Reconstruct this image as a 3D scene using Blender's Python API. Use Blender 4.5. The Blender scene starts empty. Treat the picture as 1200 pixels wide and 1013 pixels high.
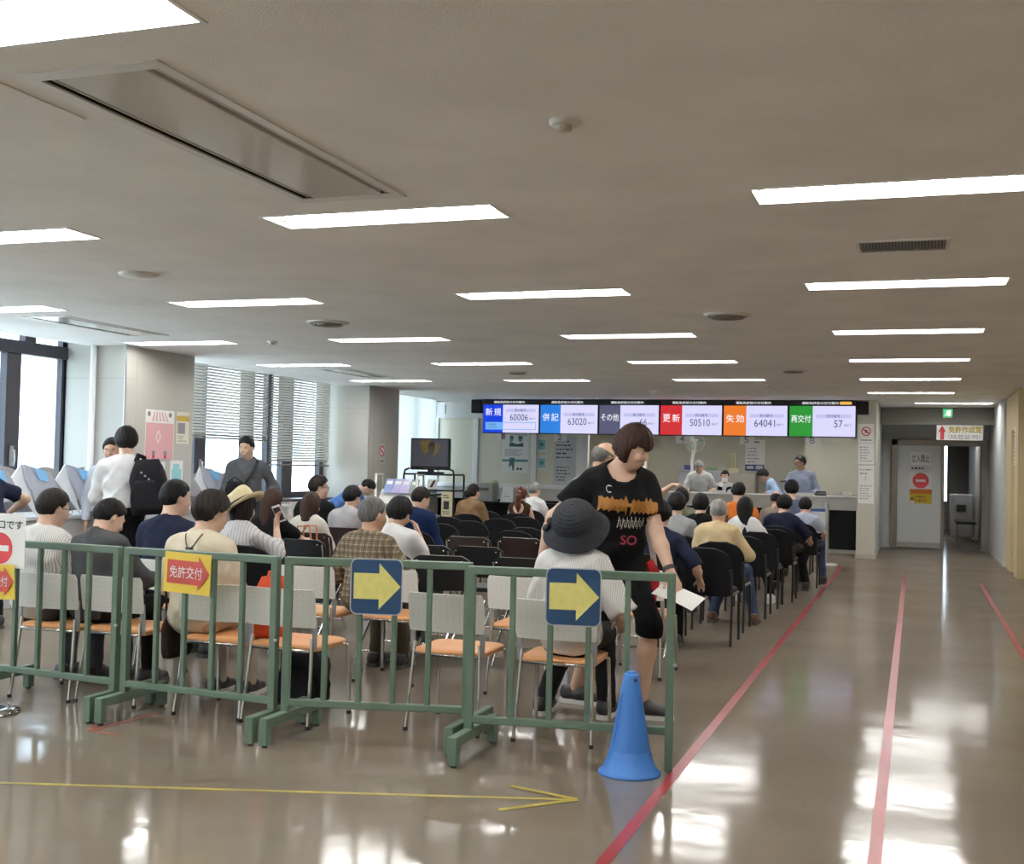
import bpy, bmesh, math, random
import numpy as np
from math import sin, cos, pi, radians as R
from mathutils import Vector, Matrix, Euler
random.seed(4)
SC = bpy.context.scene
COL = SC.collection

# ------------------------------------------------------------------ camera, sky, exposure
CAM_H = 1.42            # eye height
CEIL = 2.67             # ceiling height
YAW, PIT, ROL, FPX = 0.3347, 0.0295, 0.0225, 1361.0
FW = Vector((-sin(YAW)*cos(PIT), cos(YAW)*cos(PIT), sin(PIT)))
_r = Vector((cos(YAW), sin(YAW), 0)); _u = _r.cross(FW)
RT = _r*cos(ROL) + _u*sin(ROL); UP = _u*cos(ROL) - _r*sin(ROL)
cam = bpy.data.cameras.new('camera'); camo = bpy.data.objects.new('camera', cam); COL.objects.link(camo)
m = Matrix.Identity(4)
for i in range(3):
    m[i][0] = RT[i]; m[i][1] = UP[i]; m[i][2] = -FW[i]
m.translation = Vector((0, 0, CAM_H)); camo.matrix_world = m
cam.sensor_width = 36.0; cam.lens = 36.0*FPX/1200.0; cam.clip_start = 0.05; cam.clip_end = 300
SC.camera = camo

SKY_STRENGTH = 4.1
TUBE = 40.0
world = bpy.data.worlds.new('world'); SC.world = world; world.use_nodes = True
wn = world.node_tree; bg = wn.nodes['Background']
bg.inputs['Color'].default_value = (0.72, 0.87, 1.0, 1); bg.inputs['Strength'].default_value = SKY_STRENGTH
sun = bpy.data.lights.new('sun', 'SUN'); suno = bpy.data.objects.new('sun', sun); COL.objects.link(suno)
sun.energy = 7.0; sun.angle = R(1.0); sun.color = (1, .96, .9); suno.rotation_euler = (R(20), R(40), 0)     # high sun on the far side of the building, falling on the ground outside the windows
SC.view_settings.view_transform = 'Standard'; SC.view_settings.look = 'None'
SC.view_settings.gamma = 1.0; SC.view_settings.use_curve_mapping = False
SC.view_settings.exposure = 0.76
try:
    SC.cycles.use_denoising = True
    SC.cycles.max_bounces = 7; SC.cycles.diffuse_bounces = 4; SC.cycles.glossy_bounces = 3
    SC.cycles.transparent_max_bounces = 12; SC.cycles.sample_clamp_indirect = 6.0
    SC.cycles.caustics_reflective = False; SC.cycles.caustics_refractive = False
except Exception:
    pass

# a point of the room from where it shows in the photograph, on a plane of known depth, height or side
def ray(x, y): return FW + RT*((x-600)/FPX) - UP*((y-506.5)/FPX)
def atY(x, y, Y): d = ray(x, y); t = Y/d.y; return Vector((d.x*t, Y, CAM_H+d.z*t))
def atX(x, y, X): d = ray(x, y); t = X/d.x; return Vector((X, d.y*t, CAM_H+d.z*t))
def atZ(x, y, Z): d = ray(x, y); t = (Z-CAM_H)/d.z; return Vector((d.x*t, d.y*t, Z))

# ------------------------------------------------------------------ materials
MATS = {}
def mat(name, col=(.5, .5, .5), rough=.5, metal=0.0, spec=.5, emit=None, es=1.0, bump=0.0, bscale=40.0, vary=0.0, vscale=6.0, stretch=None, coat=0.0, sheen=0.0):
    if name in MATS: return MATS[name]
    M = bpy.data.materials.new(name); M.use_nodes = True; nt = M.node_tree; b = nt.nodes['Principled BSDF']
    b.inputs['Base Color'].default_value = (*col, 1); b.inputs['Roughness'].default_value = rough
    b.inputs['Metallic'].default_value = metal; b.inputs['Specular IOR Level'].default_value = spec
    if coat: b.inputs['Coat Weight'].default_value = coat; b.inputs['Coat Roughness'].default_value = .1
    if sheen: b.inputs['Sheen Weight'].default_value = sheen
    if emit:
        b.inputs['Emission Color'].default_value = (*emit, 1); b.inputs['Emission Strength'].default_value = es
    if vary or bump:
        tc = nt.nodes.new('ShaderNodeTexCoord'); vec = tc.outputs['Object']
        if stretch:
            mp = nt.nodes.new('ShaderNodeMapping'); mp.inputs['Scale'].default_value = stretch
            nt.links.new(vec, mp.inputs['Vector']); vec = mp.outputs['Vector']
        if vary:
            n = nt.nodes.new('ShaderNodeTexNoise'); n.inputs['Scale'].default_value = vscale; n.inputs['Detail'].default_value = 5
            nt.links.new(vec, n.inputs['Vector'])
            rp = nt.nodes.new('ShaderNodeValToRGB'); rp.color_ramp.elements[0].position = .3; rp.color_ramp.elements[1].position = .7
            rp.color_ramp.elements[0].color = (*[c*(1-vary) for c in col], 1); rp.color_ramp.elements[1].color = (*[min(1, c*(1+vary)) for c in col], 1)
            nt.links.new(n.outputs['Fac'], rp.inputs['Fac']); nt.links.new(rp.outputs['Color'], b.inputs['Base Color'])
        if bump:
            n = nt.nodes.new('ShaderNodeTexNoise'); n.inputs['Scale'].default_value = bscale; n.inputs['Detail'].default_value = 3
            nt.links.new(vec, n.inputs['Vector'])
            bp = nt.nodes.new('ShaderNodeBump'); bp.inputs['Strength'].default_value = bump; bp.inputs['Distance'].default_value = .01
            nt.links.new(n.outputs['Fac'], bp.inputs['Height']); nt.links.new(bp.outputs['Normal'], b.inputs['Normal'])
    MATS[name] = M; return M

def cloth(name, col=(.5, .5, .5), vary=.12, bump=.35):
    return mat('cloth_'+name, col, .92, 0, .15, bump=bump, bscale=26, vary=vary, vscale=9)

def pattern_cloth(name, base, line, kind, scale, width, rough=.9, line2=None):
    """woven stripes or checks, from the garment's own coordinates"""
    if name in MATS: return MATS[name]
    M = bpy.data.materials.new(name); M.use_nodes = True; nt = M.node_tree; b = nt.nodes['Principled BSDF']
    b.inputs['Roughness'].default_value = rough; b.inputs['Specular IOR Level'].default_value = .15
    tc = nt.nodes.new('ShaderNodeTexCoord'); sp = nt.nodes.new('ShaderNodeSeparateXYZ'); nt.links.new(tc.outputs['Object'], sp.inputs['Vector'])
    def stripes(sock, sc, w, ph=0.0):
        a = nt.nodes.new('ShaderNodeMath'); a.operation = 'MULTIPLY_ADD'; a.inputs[1].default_value = sc; a.inputs[2].default_value = 50.0+ph; nt.links.new(sock, a.inputs[0])
        f = nt.nodes.new('ShaderNodeMath'); f.operation = 'FRACT'; nt.links.new(a.outputs[0], f.inputs[0])
        l = nt.nodes.new('ShaderNodeMath'); l.operation = 'LESS_THAN'; l.inputs[1].default_value = w; nt.links.new(f.outputs[0], l.inputs[0])
        return l.outputs[0]
    col = None
    def mix(fac, c1, c2):
        x = nt.nodes.new('ShaderNodeMix'); x.data_type = 'RGBA'; nt.links.new(fac, x.inputs[0])
        for idx, c in ((6, c1), (7, c2)):
            if hasattr(c, 'links'): nt.links.new(c, x.inputs[idx])
            else: x.inputs[idx].default_value = (*c, 1)
        return x.outputs[2]
    col = mix(stripes(sp.outputs['X'], scale, width), base, line)
    if kind == 'check':
        col = mix(stripes(sp.outputs['Z'], scale, width), col, line)
        if line2:
            col = mix(stripes(sp.outputs['X'], scale, width*1.6, .45), col, line2)
            col = mix(stripes(sp.outputs['Z'], scale, width*1.6, .45), col, line2)
    nt.links.new(col, b.inputs['Base Color'])
    MATS[name] = M; return M

SKIN = mat('skin', (.60, .40, .30), .55, 0, .35, vary=.06, vscale=14)
SKIN2 = mat('skin_tanned', (.48, .29, .20), .55, 0, .35, vary=.06, vscale=14)
def hairmat(name, col, rough=.45): return mat('hair_'+name, col, .62, 0, .18, bump=.5, bscale=70, vary=.35, vscale=30, stretch=(1, 1, .2))
BLACKHAIR = hairmat('black', (.006, .0055, .006)); DARKHAIR = hairmat('dark', (.012, .009, .008)); BROWNHAIR = hairmat('brown', (.030, .014, .010))
AUBURN = hairmat('auburn', (.085, .030, .018)); GREYHAIR = hairmat('grey', (.19, .185, .18)); SALT = hairmat('salt', (.10, .098, .095))
WHITE_PAINT = mat('white_paint', (.80, .80, .77), .45)
PAPER = mat('paper', (.82, .82, .80), .8)
PAPER_GREY = mat('paper_grey', (.62, .63, .66), .8)
INK = mat('ink', (.03, .03, .035), .7); GREYINK = mat('grey_ink', (.25, .25, .28), .7)
RED_INK = mat('red_ink', (.62, .05, .06), .6)
BLACK = mat('black_plastic', (.012, .012, .013), .45)
BLACK_METAL = mat('black_metal', (.02, .02, .022), .35, .3)
CHROME = mat('chrome', (.62, .62, .62), .16, 1.0)
STEEL = mat('steel', (.45, .45, .45), .3, 1.0)
GREY_PLASTIC = mat('grey_plastic', (.28, .28, .28), .5)

# ------------------------------------------------------------------ mesh helpers
class MB:
    """collects shapes and links them as ONE mesh object"""
    def __init__(s): s.v = []; s.f = []; s.mi = []; s.sm = []
    def add(s, vs, fs, mi=0, smooth=False, M=None):
        o = len(s.v)
        for v in vs:
            v = Vector(v)
            if M is not None: v = M @ v
            s.v.append(tuple(v))
        for f in fs:
            s.f.append(tuple(i+o for i in f)); s.mi.append(mi); s.sm.append(smooth)
        return s
    def box(s, a, b, mi=0, M=None, bev=0.0, seg=1):
        a = Vector(a); b = Vector(b)
        lo = [min(a[i], b[i]) for i in range(3)]; hi = [max(a[i], b[i]) for i in range(3)]
        if bev > 0:
            bm = bmesh.new(); bmesh.ops.create_cube(bm, size=1)
            for v in bm.verts:
                v.co = Vector([(lo[i]+hi[i])/2 + v.co[i]*(hi[i]-lo[i]) for i in range(3)])
            bmesh.ops.bevel(bm, geom=bm.edges[:], offset=bev, segments=seg, affect='EDGES', profile=.5)
            bm.verts.index_update()
            s.add([v.co[:] for v in bm.verts], [[v.index for v in f.verts] for f in bm.faces], mi, seg > 1, M); bm.free()
            return s
        vs = [(x, y, z) for x in (lo[0], hi[0]) for y in (lo[1], hi[1]) for z in (lo[2], hi[2])]
        fs = [(0, 1, 3, 2), (4, 6, 7, 5), (0, 4, 5, 1), (2, 3, 7, 6), (0, 2, 6, 4), (1, 5, 7, 3)]
        return s.add(vs, fs, mi, False, M)
    def tube(s, pts, r, seg=8, mi=0, M=None, cap=True, r2=None, closed=False):
        pts = [Vector(p) for p in pts]; n = len(pts); vs = []; fs = []
        prev = None
        for i, p in enumerate(pts):
            if closed: t = (pts[(i+1) % n]-pts[i-1]).normalized()
            else: t = ((pts[min(i+1, n-1)]-p).normalized() + (p-pts[max(i-1, 0)]).normalized())
            t = t.normalized() if t.length > 1e-9 else Vector((0, 0, 1))
            if prev is None: a = t.orthogonal().normalized()
            else:
                a = prev - t*prev.dot(t); a = a.normalized() if a.length > 1e-6 else t.orthogonal().normalized()
            prev = a; b = t.cross(a)
            rr = r if r2 is None else r+(r2-r)*i/(n-1)
            for k in range(seg):
                an = 2*pi*k/seg; vs.append(p + a*(cos(an)*rr) + b*(sin(an)*rr))
        for i in range(n if closed else n-1):
            j = (i+1) % n
            for k in range(seg):
                k2 = (k+1) % seg; fs.append((i*seg+k, i*seg+k2, j*seg+k2, j*seg+k))
        s.add(vs, fs, mi, seg > 4, M)
        if cap and not closed:
            s.add(vs[:seg], [tuple(reversed(range(seg)))], mi, False, M); s.add(vs[-seg:], [tuple(range(seg))], mi, False, M)
        return s
    def lathe(s, prof, seg=24, mi=0, M=None, smooth=True):
        vs = []; fs = []; n = len(prof)
        for (r, z) in prof:
            for k in range(seg):
                a = 2*pi*k/seg; vs.append((r*cos(a), r*sin(a), z))
        for i in range(n-1):
            for k in range(seg):
                k2 = (k+1) % seg; fs.append((i*seg+k, i*seg+k2, (i+1)*seg+k2, (i+1)*seg+k))
        return s.add(vs, fs, mi, smooth, M)
    def prism(s, out, z0, z1, mi=0, M=None, smooth=False):
        """outline in local x,y made a slab from z0 to z1"""
        n = len(out); vs = [(p[0], p[1], z0) for p in out] + [(p[0], p[1], z1) for p in out]
        fs = [tuple(reversed(range(n))), tuple(range(n, 2*n))]
        s.add(vs, fs, mi, False, M)
        return s.add(vs, [(i, (i+1) % n, n+(i+1) % n, n+i) for i in range(n)], mi, smooth, M)
    def ball(s, c, r, mi=0, seg=12, M=None):
        r = r if hasattr(r, '__len__') else (r, r, r); vs = []; fs = []; nr = seg//2
        for i in range(nr+1):
            th = pi*i/nr
            for k in range(seg):
                a = 2*pi*k/seg; vs.append((c[0]+r[0]*sin(th)*cos(a), c[1]+r[1]*sin(th)*sin(a), c[2]+r[2]*cos(th)))
        for i in range(nr):
            for k in range(seg):
                k2 = (k+1) % seg; fs.append((i*seg+k, (i+1)*seg+k, (i+1)*seg+k2, i*seg+k2))
        return s.add(vs, fs, mi, True, M)
    def sheet(s, grid, th, mi=0, M=None, smooth=True):
        """grid[i][j] of points made a sheet th thick along its own normal"""
        ni, nj = len(grid), len(grid[0]); P = [[Vector(p) for p in row] for row in grid]; vs = []; nn = []
        for i in range(ni):
            for j in range(nj):
                a = P[min(i+1, ni-1)][j]-P[max(i-1, 0)][j]; b = P[i][min(j+1, nj-1)]-P[i][max(j-1, 0)]
                n = a.cross(b); n = n.normalized() if n.length > 1e-12 else Vector((0, 0, 1)); nn.append(n); vs.append(P[i][j]+n*th/2)
        N = ni*nj; vs += [vs[k]-nn[k]*th for k in range(N)]
        ix = lambda i, j: i*nj+j
        fs = []
        for i in range(ni-1):
            for j in range(nj-1):
                q = (ix(i, j), ix(i+1, j), ix(i+1, j+1), ix(i, j+1)); fs.append(q); fs.append(tuple(N+k for k in reversed(q)))
        s.add(vs, fs, mi, smooth, M)
        ring = [ix(i, 0) for i in range(ni)] + [ix(ni-1, j) for j in range(1, nj)] + [ix(i, nj-1) for i in range(ni-2, -1, -1)] + [ix(0, j) for j in range(nj-2, 0, -1)]
        L = len(ring); o = [vs[k] for k in ring]+[vs[N+k] for k in ring]
        return s.add(o, [(k, L+k, L+(k+1) % L, (k+1) % L) for k in range(L)], mi, False, M)
    def build(s, name, mats, parent=None, loc=None):
        me = bpy.data.meshes.new(name); me.from_pydata(s.v, [], s.f)
        for mm in (mats if isinstance(mats, (list, tuple)) else [mats]): me.materials.append(mm)
        me.polygons.foreach_set('material_index', s.mi); me.polygons.foreach_set('use_smooth', s.sm); me.update()
        return link(name, me, parent, loc)

def link(name, me, parent=None, loc=None):
    o = bpy.data.objects.new(name, me); COL.objects.link(o)
    if parent is not None: o.parent = parent
    if loc is not None: o.location = loc
    return o
def thing(name, label, cat, loc=(0, 0, 0), rz=0.0, group=None):
    o = bpy.data.objects.new(name, None); COL.objects.link(o); o.empty_display_size = .1
    o.location = loc; o.rotation_euler = (0, 0, rz); return tag(o, label, cat, group)
def tag(o, label, cat, group=None):
    o['label'] = label; o['category'] = cat
    if group: o['group'] = group
    return o
def struct(o): o['kind'] = 'structure'; return o
def dup(root, loc, rz=None, label=None, group=None):
    r = root.copy(); COL.objects.link(r); r.location = loc
    if rz is not None: r.rotation_euler = (0, 0, rz)
    if label: r['label'] = label
    if group: r['group'] = group
    for ch in list(root.children):
        c = ch.copy(); COL.objects.link(c); c.parent = r
        for g in list(ch.children):
            d = g.copy(); COL.objects.link(d); d.parent = c
    return r
def clone(o, parent, name=None, loc=None):
    c = o.copy(); COL.objects.link(c); c.parent = parent
    if loc is not None: c.location = loc
    return c

FACE_Y = Matrix(((1, 0, 0, 0), (0, 0, -1, 0), (0, 1, 0, 0), (0, 0, 0, 1)))        # reads from the -Y side
FACE_X = Matrix(((0, 0, 1, 0), (1, 0, 0, 0), (0, 1, 0, 0), (0, 0, 0, 1)))         # reads from the +X side
FLAT = Matrix.Identity(4)
def onto(face, loc, rz=0.0): return Matrix.Translation(Vector(loc)) @ Matrix.Rotation(rz, 4, 'Z') @ face

TEXTS = {}
def text_geo(body, bold=0.0):
    k = (body, bold)
    if k in TEXTS: return TEXTS[k]
    cu = bpy.data.curves.new('lettering', 'FONT'); cu.body = body; cu.size = 1; cu.resolution_u = 3; cu.offset = bold
    o = bpy.data.objects.new('lettering', cu); COL.objects.link(o); bpy.context.view_layer.update()
    me = o.to_mesh(); vs = np.array([v.co[:2] for v in me.vertices]) if len(me.vertices) else np.zeros((0, 2)); fs = [tuple(p.vertices) for p in me.polygons]
    o.to_mesh_clear(); bpy.data.objects.remove(o); bpy.data.curves.remove(cu)
    if len(vs): vs = vs - vs.min(0)
    TEXTS[k] = (vs, fs); return TEXTS[k]
def text(mb, body, M, x, y, w=None, h=None, mi=0, bold=0.0, z=.002):
    """lettering fitted to width w and height h, lower left corner at x,y of plane M"""
    vs, fs = text_geo(body, bold)
    if not len(vs): return
    ex = vs.max(0); sx = (w/ex[0]) if w else (h/ex[1]); sy = (h/ex[1]) if h else sx
    mb.add([(x+v[0]*sx, y+v[1]*sy, z) for v in vs], fs, mi, False, M)
def rect(mb, M, x0, y0, x1, y1, mi=0, z=.001, th=.0008): mb.box((x0, y0, z-th), (x1, y1, z), mi, M)
def arrow(mb, M, x0, y0, x1, y1, head, shaft, mi=0, z=.001):
    """arrow pointing to +x in the plane M, inside x0..x1, y0..y1"""
    yc = (y0+y1)/2; hs = (y1-y0)*shaft/2; xh = x1-(x1-x0)*head
    mb.prism([(x0, yc-hs), (xh, yc-hs), (xh, y0), (x1, yc), (xh, y1), (xh, yc+hs), (x0, yc+hs)], z-.0008, z, mi, M)
def rrect(x0, y0, x1, y1, r, n=5):
    o = []
    for cx, cy, a0 in ((x1-r, y0+r, -90), (x1-r, y1-r, 0), (x0+r, y1-r, 90), (x0+r, y0+r, 180)):
        for i in range(n+1):
            a = R(a0+90*i/n); o.append((cx+r*cos(a), cy+r*sin(a)))
    return o
def disc(cx, cy, r, n=28, ry=None): return [(cx+r*cos(2*pi*i/n), cy+(ry or r)*sin(2*pi*i/n)) for i in range(n)]
# ------------------------------------------------------------------ the setting
def floor_material():
    M = bpy.data.materials.new('vinyl_floor'); M.use_nodes = True; nt = M.node_tree; b = nt.nodes['Principled BSDF']; L = nt.links
    tc = nt.nodes.new('ShaderNodeTexCoord')
    def noise(scale, stretch=(1, 1, 1), detail=4, rot=0.0):
        mp = nt.nodes.new('ShaderNodeMapping'); mp.inputs['Scale'].default_value = stretch; mp.inputs['Rotation'].default_value = (0, 0, rot)
        n = nt.nodes.new('ShaderNodeTexNoise'); n.inputs['Scale'].default_value = scale; n.inputs['Detail'].default_value = detail
        L.new(tc.outputs['Object'], mp.inputs['Vector']); L.new(mp.outputs['Vector'], n.inputs['Vector']); return n.outputs['Fac']
    def ramp(f, p0, c0, p1, c1):
        r = nt.nodes.new('ShaderNodeValToRGB'); e = r.color_ramp.elements
        e[0].position = p0; e[0].color = (*c0, 1); e[1].position = p1; e[1].color = (*c1, 1); L.new(f, r.inputs['Fac']); return r.outputs['Color']
    base = ramp(noise(1.3), .3, (.170, .141, .107), .7, (.209, .177, .138))
    def mixc(f, a, c, mode='MIX'):
        x = nt.nodes.new('ShaderNodeMix'); x.data_type = 'RGBA'; x.blend_type = mode; L.new(f, x.inputs[0]); L.new(a, x.inputs[6]); x.inputs[7].default_value = (*c, 1); return x.outputs[2]
    fleck = ramp(noise(22, (1, .22, 1), 3, .5), .62, (0, 0, 0), .80, (.34, .34, .34))
    c = mixc(fleck, base, (.12, .095, .07))
    fleck2 = ramp(noise(26, (.25, 1, 1), 3, .9), .64, (0, 0, 0), .82, (.2, .2, .2))
    c = mixc(fleck2, c, (.32, .29, .25))
    L.new(c, b.inputs['Base Color'])
    rr = ramp(noise(2.2, (1, 1, 1), 5), .3, (.082,)*3, .75, (.135,)*3); b.inputs['Roughness'].default_value = .9
    gl = nt.nodes.new('ShaderNodeBsdfGlossy'); L.new(rr, gl.inputs['Roughness']); gl.inputs['Color'].default_value = (1, 1, 1, 1)
    fr = nt.nodes.new('ShaderNodeFresnel'); fr.inputs['IOR'].default_value = 1.55
    cap = nt.nodes.new('ShaderNodeMath'); cap.operation = 'MINIMUM'; cap.inputs[1].default_value = .255; L.new(fr.outputs[0], cap.inputs[0])      # waxed vinyl: grazing reflection capped to keep the denoised floor clean
    mx = nt.nodes.new('ShaderNodeMixShader'); L.new(cap.outputs[0], mx.inputs[0]); L.new(b.outputs[0], mx.inputs[1]); L.new(gl.outputs[0], mx.inputs[2]); L.new(mx.outputs[0], nt.nodes['Material Output'].inputs[0])
    b.inputs['Specular IOR Level'].default_value = 0.0
    bp = nt.nodes.new('ShaderNodeBump'); bp.inputs['Strength'].default_value = .10; bp.inputs['Distance'].default_value = .02
    L.new(noise(3.6, (1, 1, 1), 2), bp.inputs['Height']); L.new(bp.outputs['Normal'], gl.inputs['Normal']); L.new(bp.outputs['Normal'], fr.inputs['Normal'])
    return M
FLOOR = floor_material()
CEILM = mat('ceiling_board', (.90, .885, .86), .9, 0, .2, bump=.25, bscale=160, vary=.05, vscale=2.0)
WALLM = mat('wall_paint', (.66, .645, .58), .6, bump=.05, bscale=120)
WALLW = mat('white_wall', (.72, .74, .76), .55)
WALLY = mat('yellow_wall', (.60, .49, .29), .6, bump=.05, bscale=120)
OFFICE = mat('office_wall', (.58, .56, .46), .6)
BOARD = mat('beige_board', (.74, .71, .60), .75, bump=.05, bscale=200)
FRAMEW = mat('white_frame', (.84, .85, .86), .4)
DARKFRAME = mat('window_frame_dark', (.045, .043, .055), .45, .2)
SILLM = mat('dark_sill', (.05, .05, .055), .3)
BEAMM = mat('beam_grey', (.17, .16, .14), .45)
EXT = mat('outside_concrete', (.66, .66, .64), .9)
GLASS = bpy.data.materials.new('window_glass'); GLASS.use_nodes = True
_nt = GLASS.node_tree; _nt.nodes.remove(_nt.nodes['Principled BSDF'])
_tr = _nt.nodes.new('ShaderNodeBsdfTransparent'); _tr.inputs['Color'].default_value = (.93, .96, .97, 1)
_gl = _nt.nodes.new('ShaderNodeBsdfGlossy'); _gl.inputs['Roughness'].default_value = .02
_mx = _nt.nodes.new('ShaderNodeMixShader'); _mx.inputs[0].default_value = .06
_nt.links.new(_tr.outputs[0], _mx.inputs[1]); _nt.links.new(_gl.outputs[0], _mx.inputs[2]); _nt.links.new(_mx.outputs[0], _nt.nodes['Material Output'].inputs[0])

XL, XR, Y0, Y1 = -9.1, 3.2, -4.0, 25.0
b = MB(); b.box((XL-.2, Y0-.2, -.1), (XR+.2, 36, 0)); struct(b.build('floor', FLOOR))
b = MB(); b.box((-70, -40, -.5), (XL-.3, 70, -.35)); struct(b.build('outside_ground', EXT))

# lights sit in four rows across the hall
LX = {'A': -.703, 'B': -3.182, 'C': -5.655, 'D': -8.127}
LLEN, LWID, LY0, LDY = 1.245, .288, 2.509, 2.6576
SPOTS = [(r, i) for r in 'ABCD' for i in range(-2, 6)] + [('A', 6)]
FIX = [(LX[r], LY0+LDY*i) for r, i in SPOTS] + [(-.02, 21.1)]
ACS = [(-2.79, 3.04, .52, 1.86), (-7.62, 8.42, .45, 1.5), (-7.62, 13.8, .45, 1.5)]
# ceiling: one sheet with an opening for every recessed light and air conditioner
xs = {XL+.3, XR}; ys = {Y0, 21.75}
holes = [(x, x+LLEN, y, y+LWID) for x, y in FIX if y < 21.7] + [(x, x+w, y, y+d) for x, y, w, d in ACS]
def clash(h, x0, x1, y0, y1): return h[0] < x1-1e-4 and h[1] > x0+1e-4 and h[2] < y1-1e-4 and h[3] > y0+1e-4
ys |= {h[2] for h in holes} | {h[3] for h in holes}
ys = sorted(ys); b = MB()
for y0, y1 in zip(ys[:-1], ys[1:]):
    if y1-y0 < 1e-4: continue
    hs = sorted([h for h in holes if clash(h, -99, 99, y0, y1)]); x = XL+.3
    for h in hs + [(XR, XR, 0, 0)]:
        if h[0] > x: b.add([(x, y0, CEIL), (x, y1, CEIL), (h[0], y1, CEIL), (h[0], y0, CEIL)], [(0, 1, 2, 3)])
        x = max(x, h[1])
b.box((XL+.28, Y0, CEIL), (XL+.3, 21.75, CEIL+.2)); b.box((XL-.05, Y0, CEIL+.2), (XR, 36, CEIL+.3))
struct(b.build('ceiling', CEILM))
b = MB()
b.add([(-9.1, 21.75, CEIL), (-9.1, 25, CEIL), (-.6, 25, CEIL), (-.6, 21.75, CEIL)], [(0, 1, 2, 3)])
b.add([(-.6, 21.75, CEIL), (-.6, 24, CEIL), (1.33, 24, CEIL), (1.33, 21.75, CEIL)], [(0, 1, 2, 3)])
struct(b.build('ceiling', CEILM))
# ceiling joints that show: an access hatch and long faint lines
HATCH = mat('hatch_edge', (.42, .41, .39), .6)
b = MB(); b.box((-3.5, 3.07, CEIL-.006), (-2.91, 3.5, CEIL), bev=.003)
struct(b.build('trim_1', CEILM))

# walls
b = MB()
b.box((XL-.15, Y0, 0), (XL, 21.6, .86)); b.box((XL, Y0, 0), (XL+.35, 10.75, .84)); b.box((XL, 12.05, 0), (XL+.35, 16.85, .84))
b.box((XL-.15, 21.3, 0), (XL, 25, CEIL+.2)); b.box((XL, 18.0, 0), (XL+.12, 21.3, .84))
b.box((XL-.15, 10.75, .86), (XL, 12.05, CEIL+.2)); b.box((XL-.15, 16.85, .86), (XL, 18.0, CEIL+.2))
struct(b.build('wall_left', WALLM))
b = MB(); b.box((XL-.15, Y0-.15, 0), (XR+.15, Y0, CEIL+.2)); struct(b.build('wall_back', WALLM))
b = MB(); b.box((XR, Y0, 0), (XR+.15, 17.75, CEIL+.2)); struct(b.build('wall_right', WALLY))
# right hand wall end with a narrow recess
b = MB(); b.box((1.36, 17.75, 0), (XR, 18.35, CEIL)); b.box((1.45, 18.35, 0), (XR, 18.95, CEIL)); b.box((1.36, 18.35, 2.12), (1.45, 18.95, CEIL)); b.box((1.36, 18.95, 0), (XR, 20.0, CEIL))
struct(b.build('wall_right', WALLY))
ALC = mat('alcove_wall', (.56, .58, .58), .5)
b = MB(); b.box((1.33, 20.0, 0), (1.5, 24, CEIL)); b.box((-.66, 21.75, 0), (-.62, 24, CEIL)); struct(b.build('wall_right', ALC))
b = MB(); b.box((-.62, 24, 2.1), (1.33, 24.12, CEIL)); b.box((-.62, 24, 0), (-.42, 24.12, 2.1)); b.box((-.42, 24, 2.04), (1.33, 24.12, 2.1)); struct(b.build('wall_far', ALC))
# columns
SEAM = mat('seam', (.36, .35, .32), .6); COLW = mat('column_paint', (.47, .46, .42), .55, bump=.04, bscale=120)
def column(y0, y1, seams=True):
    o = MB().box((XL-.02, y0, 0), (-8.3, y1, CEIL+.19)).build('column', COLW); struct(o); 
    s = MB()
    s.box((XL, y0-.0015, 2.3), (-8.3, y0, 2.306)); s.box((-8.3, y0+.2, 0), (-8.2985, y0+.206, 2.6)); s.box((-8.3, y0, 2.3), (-8.2985, y0+.2, 2.306))
    s.build('seam', SEAM, o)
    MB().box((-8.315, y0-.006, 0), (-8.293, y0+.016, CEIL), bev=.004).build('corner_guard', STEEL, o)
    return o
column(10.75, 12.05); column(16.85, 18.0)
o = MB().tube([(-8.70, 10.71, 0), (-8.70, 10.71, CEIL)], .032, 12).build('pipe', FRAMEW); tag(o, 'white vertical pipe on the column beside the big window', 'pipe')
rc = MB().box((-.93, 20.42, 0), (-.63, 21.75, CEIL)).build('column', mat('right_column', (.55, .53, .46), .6)); struct(rc)
for (x, y) in ((-.955, 21.0),): pass
b = MB(); b.box((-.945, 20.405, 0), (-.615, 21.76, .07)); struct(b.build('baseboard_right', mat('base_strip', (.45, .42, .35), .6)))

# windows on the left wall
def window(n, y0, y1, mull, z0=.86, z1=CEIL+.2, beam=None, glass=True, upper=()):
    w = bpy.data.objects.new('window_%d' % n, None); COL.objects.link(w); struct(w)
    f = MB(); f.box((XL-.09, y0, z0), (XL-.02, y1, z0+.09)); f.box((XL-.09, y0, z0), (XL-.02, y0+.05, z1)); f.box((XL-.09, y1-.05, z0), (XL-.02, y1, z1)); f.box((XL-.09, y0, z1-.05), (XL-.02, y1, z1))
    f.build('window_frame', DARKFRAME, w)
    if beam: MB().box((XL-.11, y0, beam[0]), (XL+.02, y1, beam[1]), bev=.006).build('transom', DARKFRAME, w)
    for a, c in mull: MB().box((XL-.10, a, z0), (XL, c, beam[0] if beam else z1), bev=.005).build('mullion', DARKFRAME, w)
    for a, c in upper: MB().box((XL-.10, a, beam[1]), (XL, c, z1), bev=.005).build('mullion', DARKFRAME, w)
    edges = [y0+.05] + [v for p in sorted(mull) for v in p] + [y1-.05]
    for a, c in zip(edges[0::2], edges[1::2]):
        if c-a > .02: MB().box((XL-.062, a, z0+.08), (XL-.056, c, z1-.05)).build('pane', GLASS, w)
    MB().box((XL-.14, y0, z0-.04), (XL+.36, y1, z0), bev=.006).build('window_sill', SILLM if n > 1 else FRAMEW, w)
    return w
w1 = window(1, Y0, 10.75, [(9.84-1.62*k, 10.05-1.62*k) for k in range(8)], beam=(2.51, 2.65), upper=[(10.1-1.62*k, 10.26-1.62*k) for k in range(8)])
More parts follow.
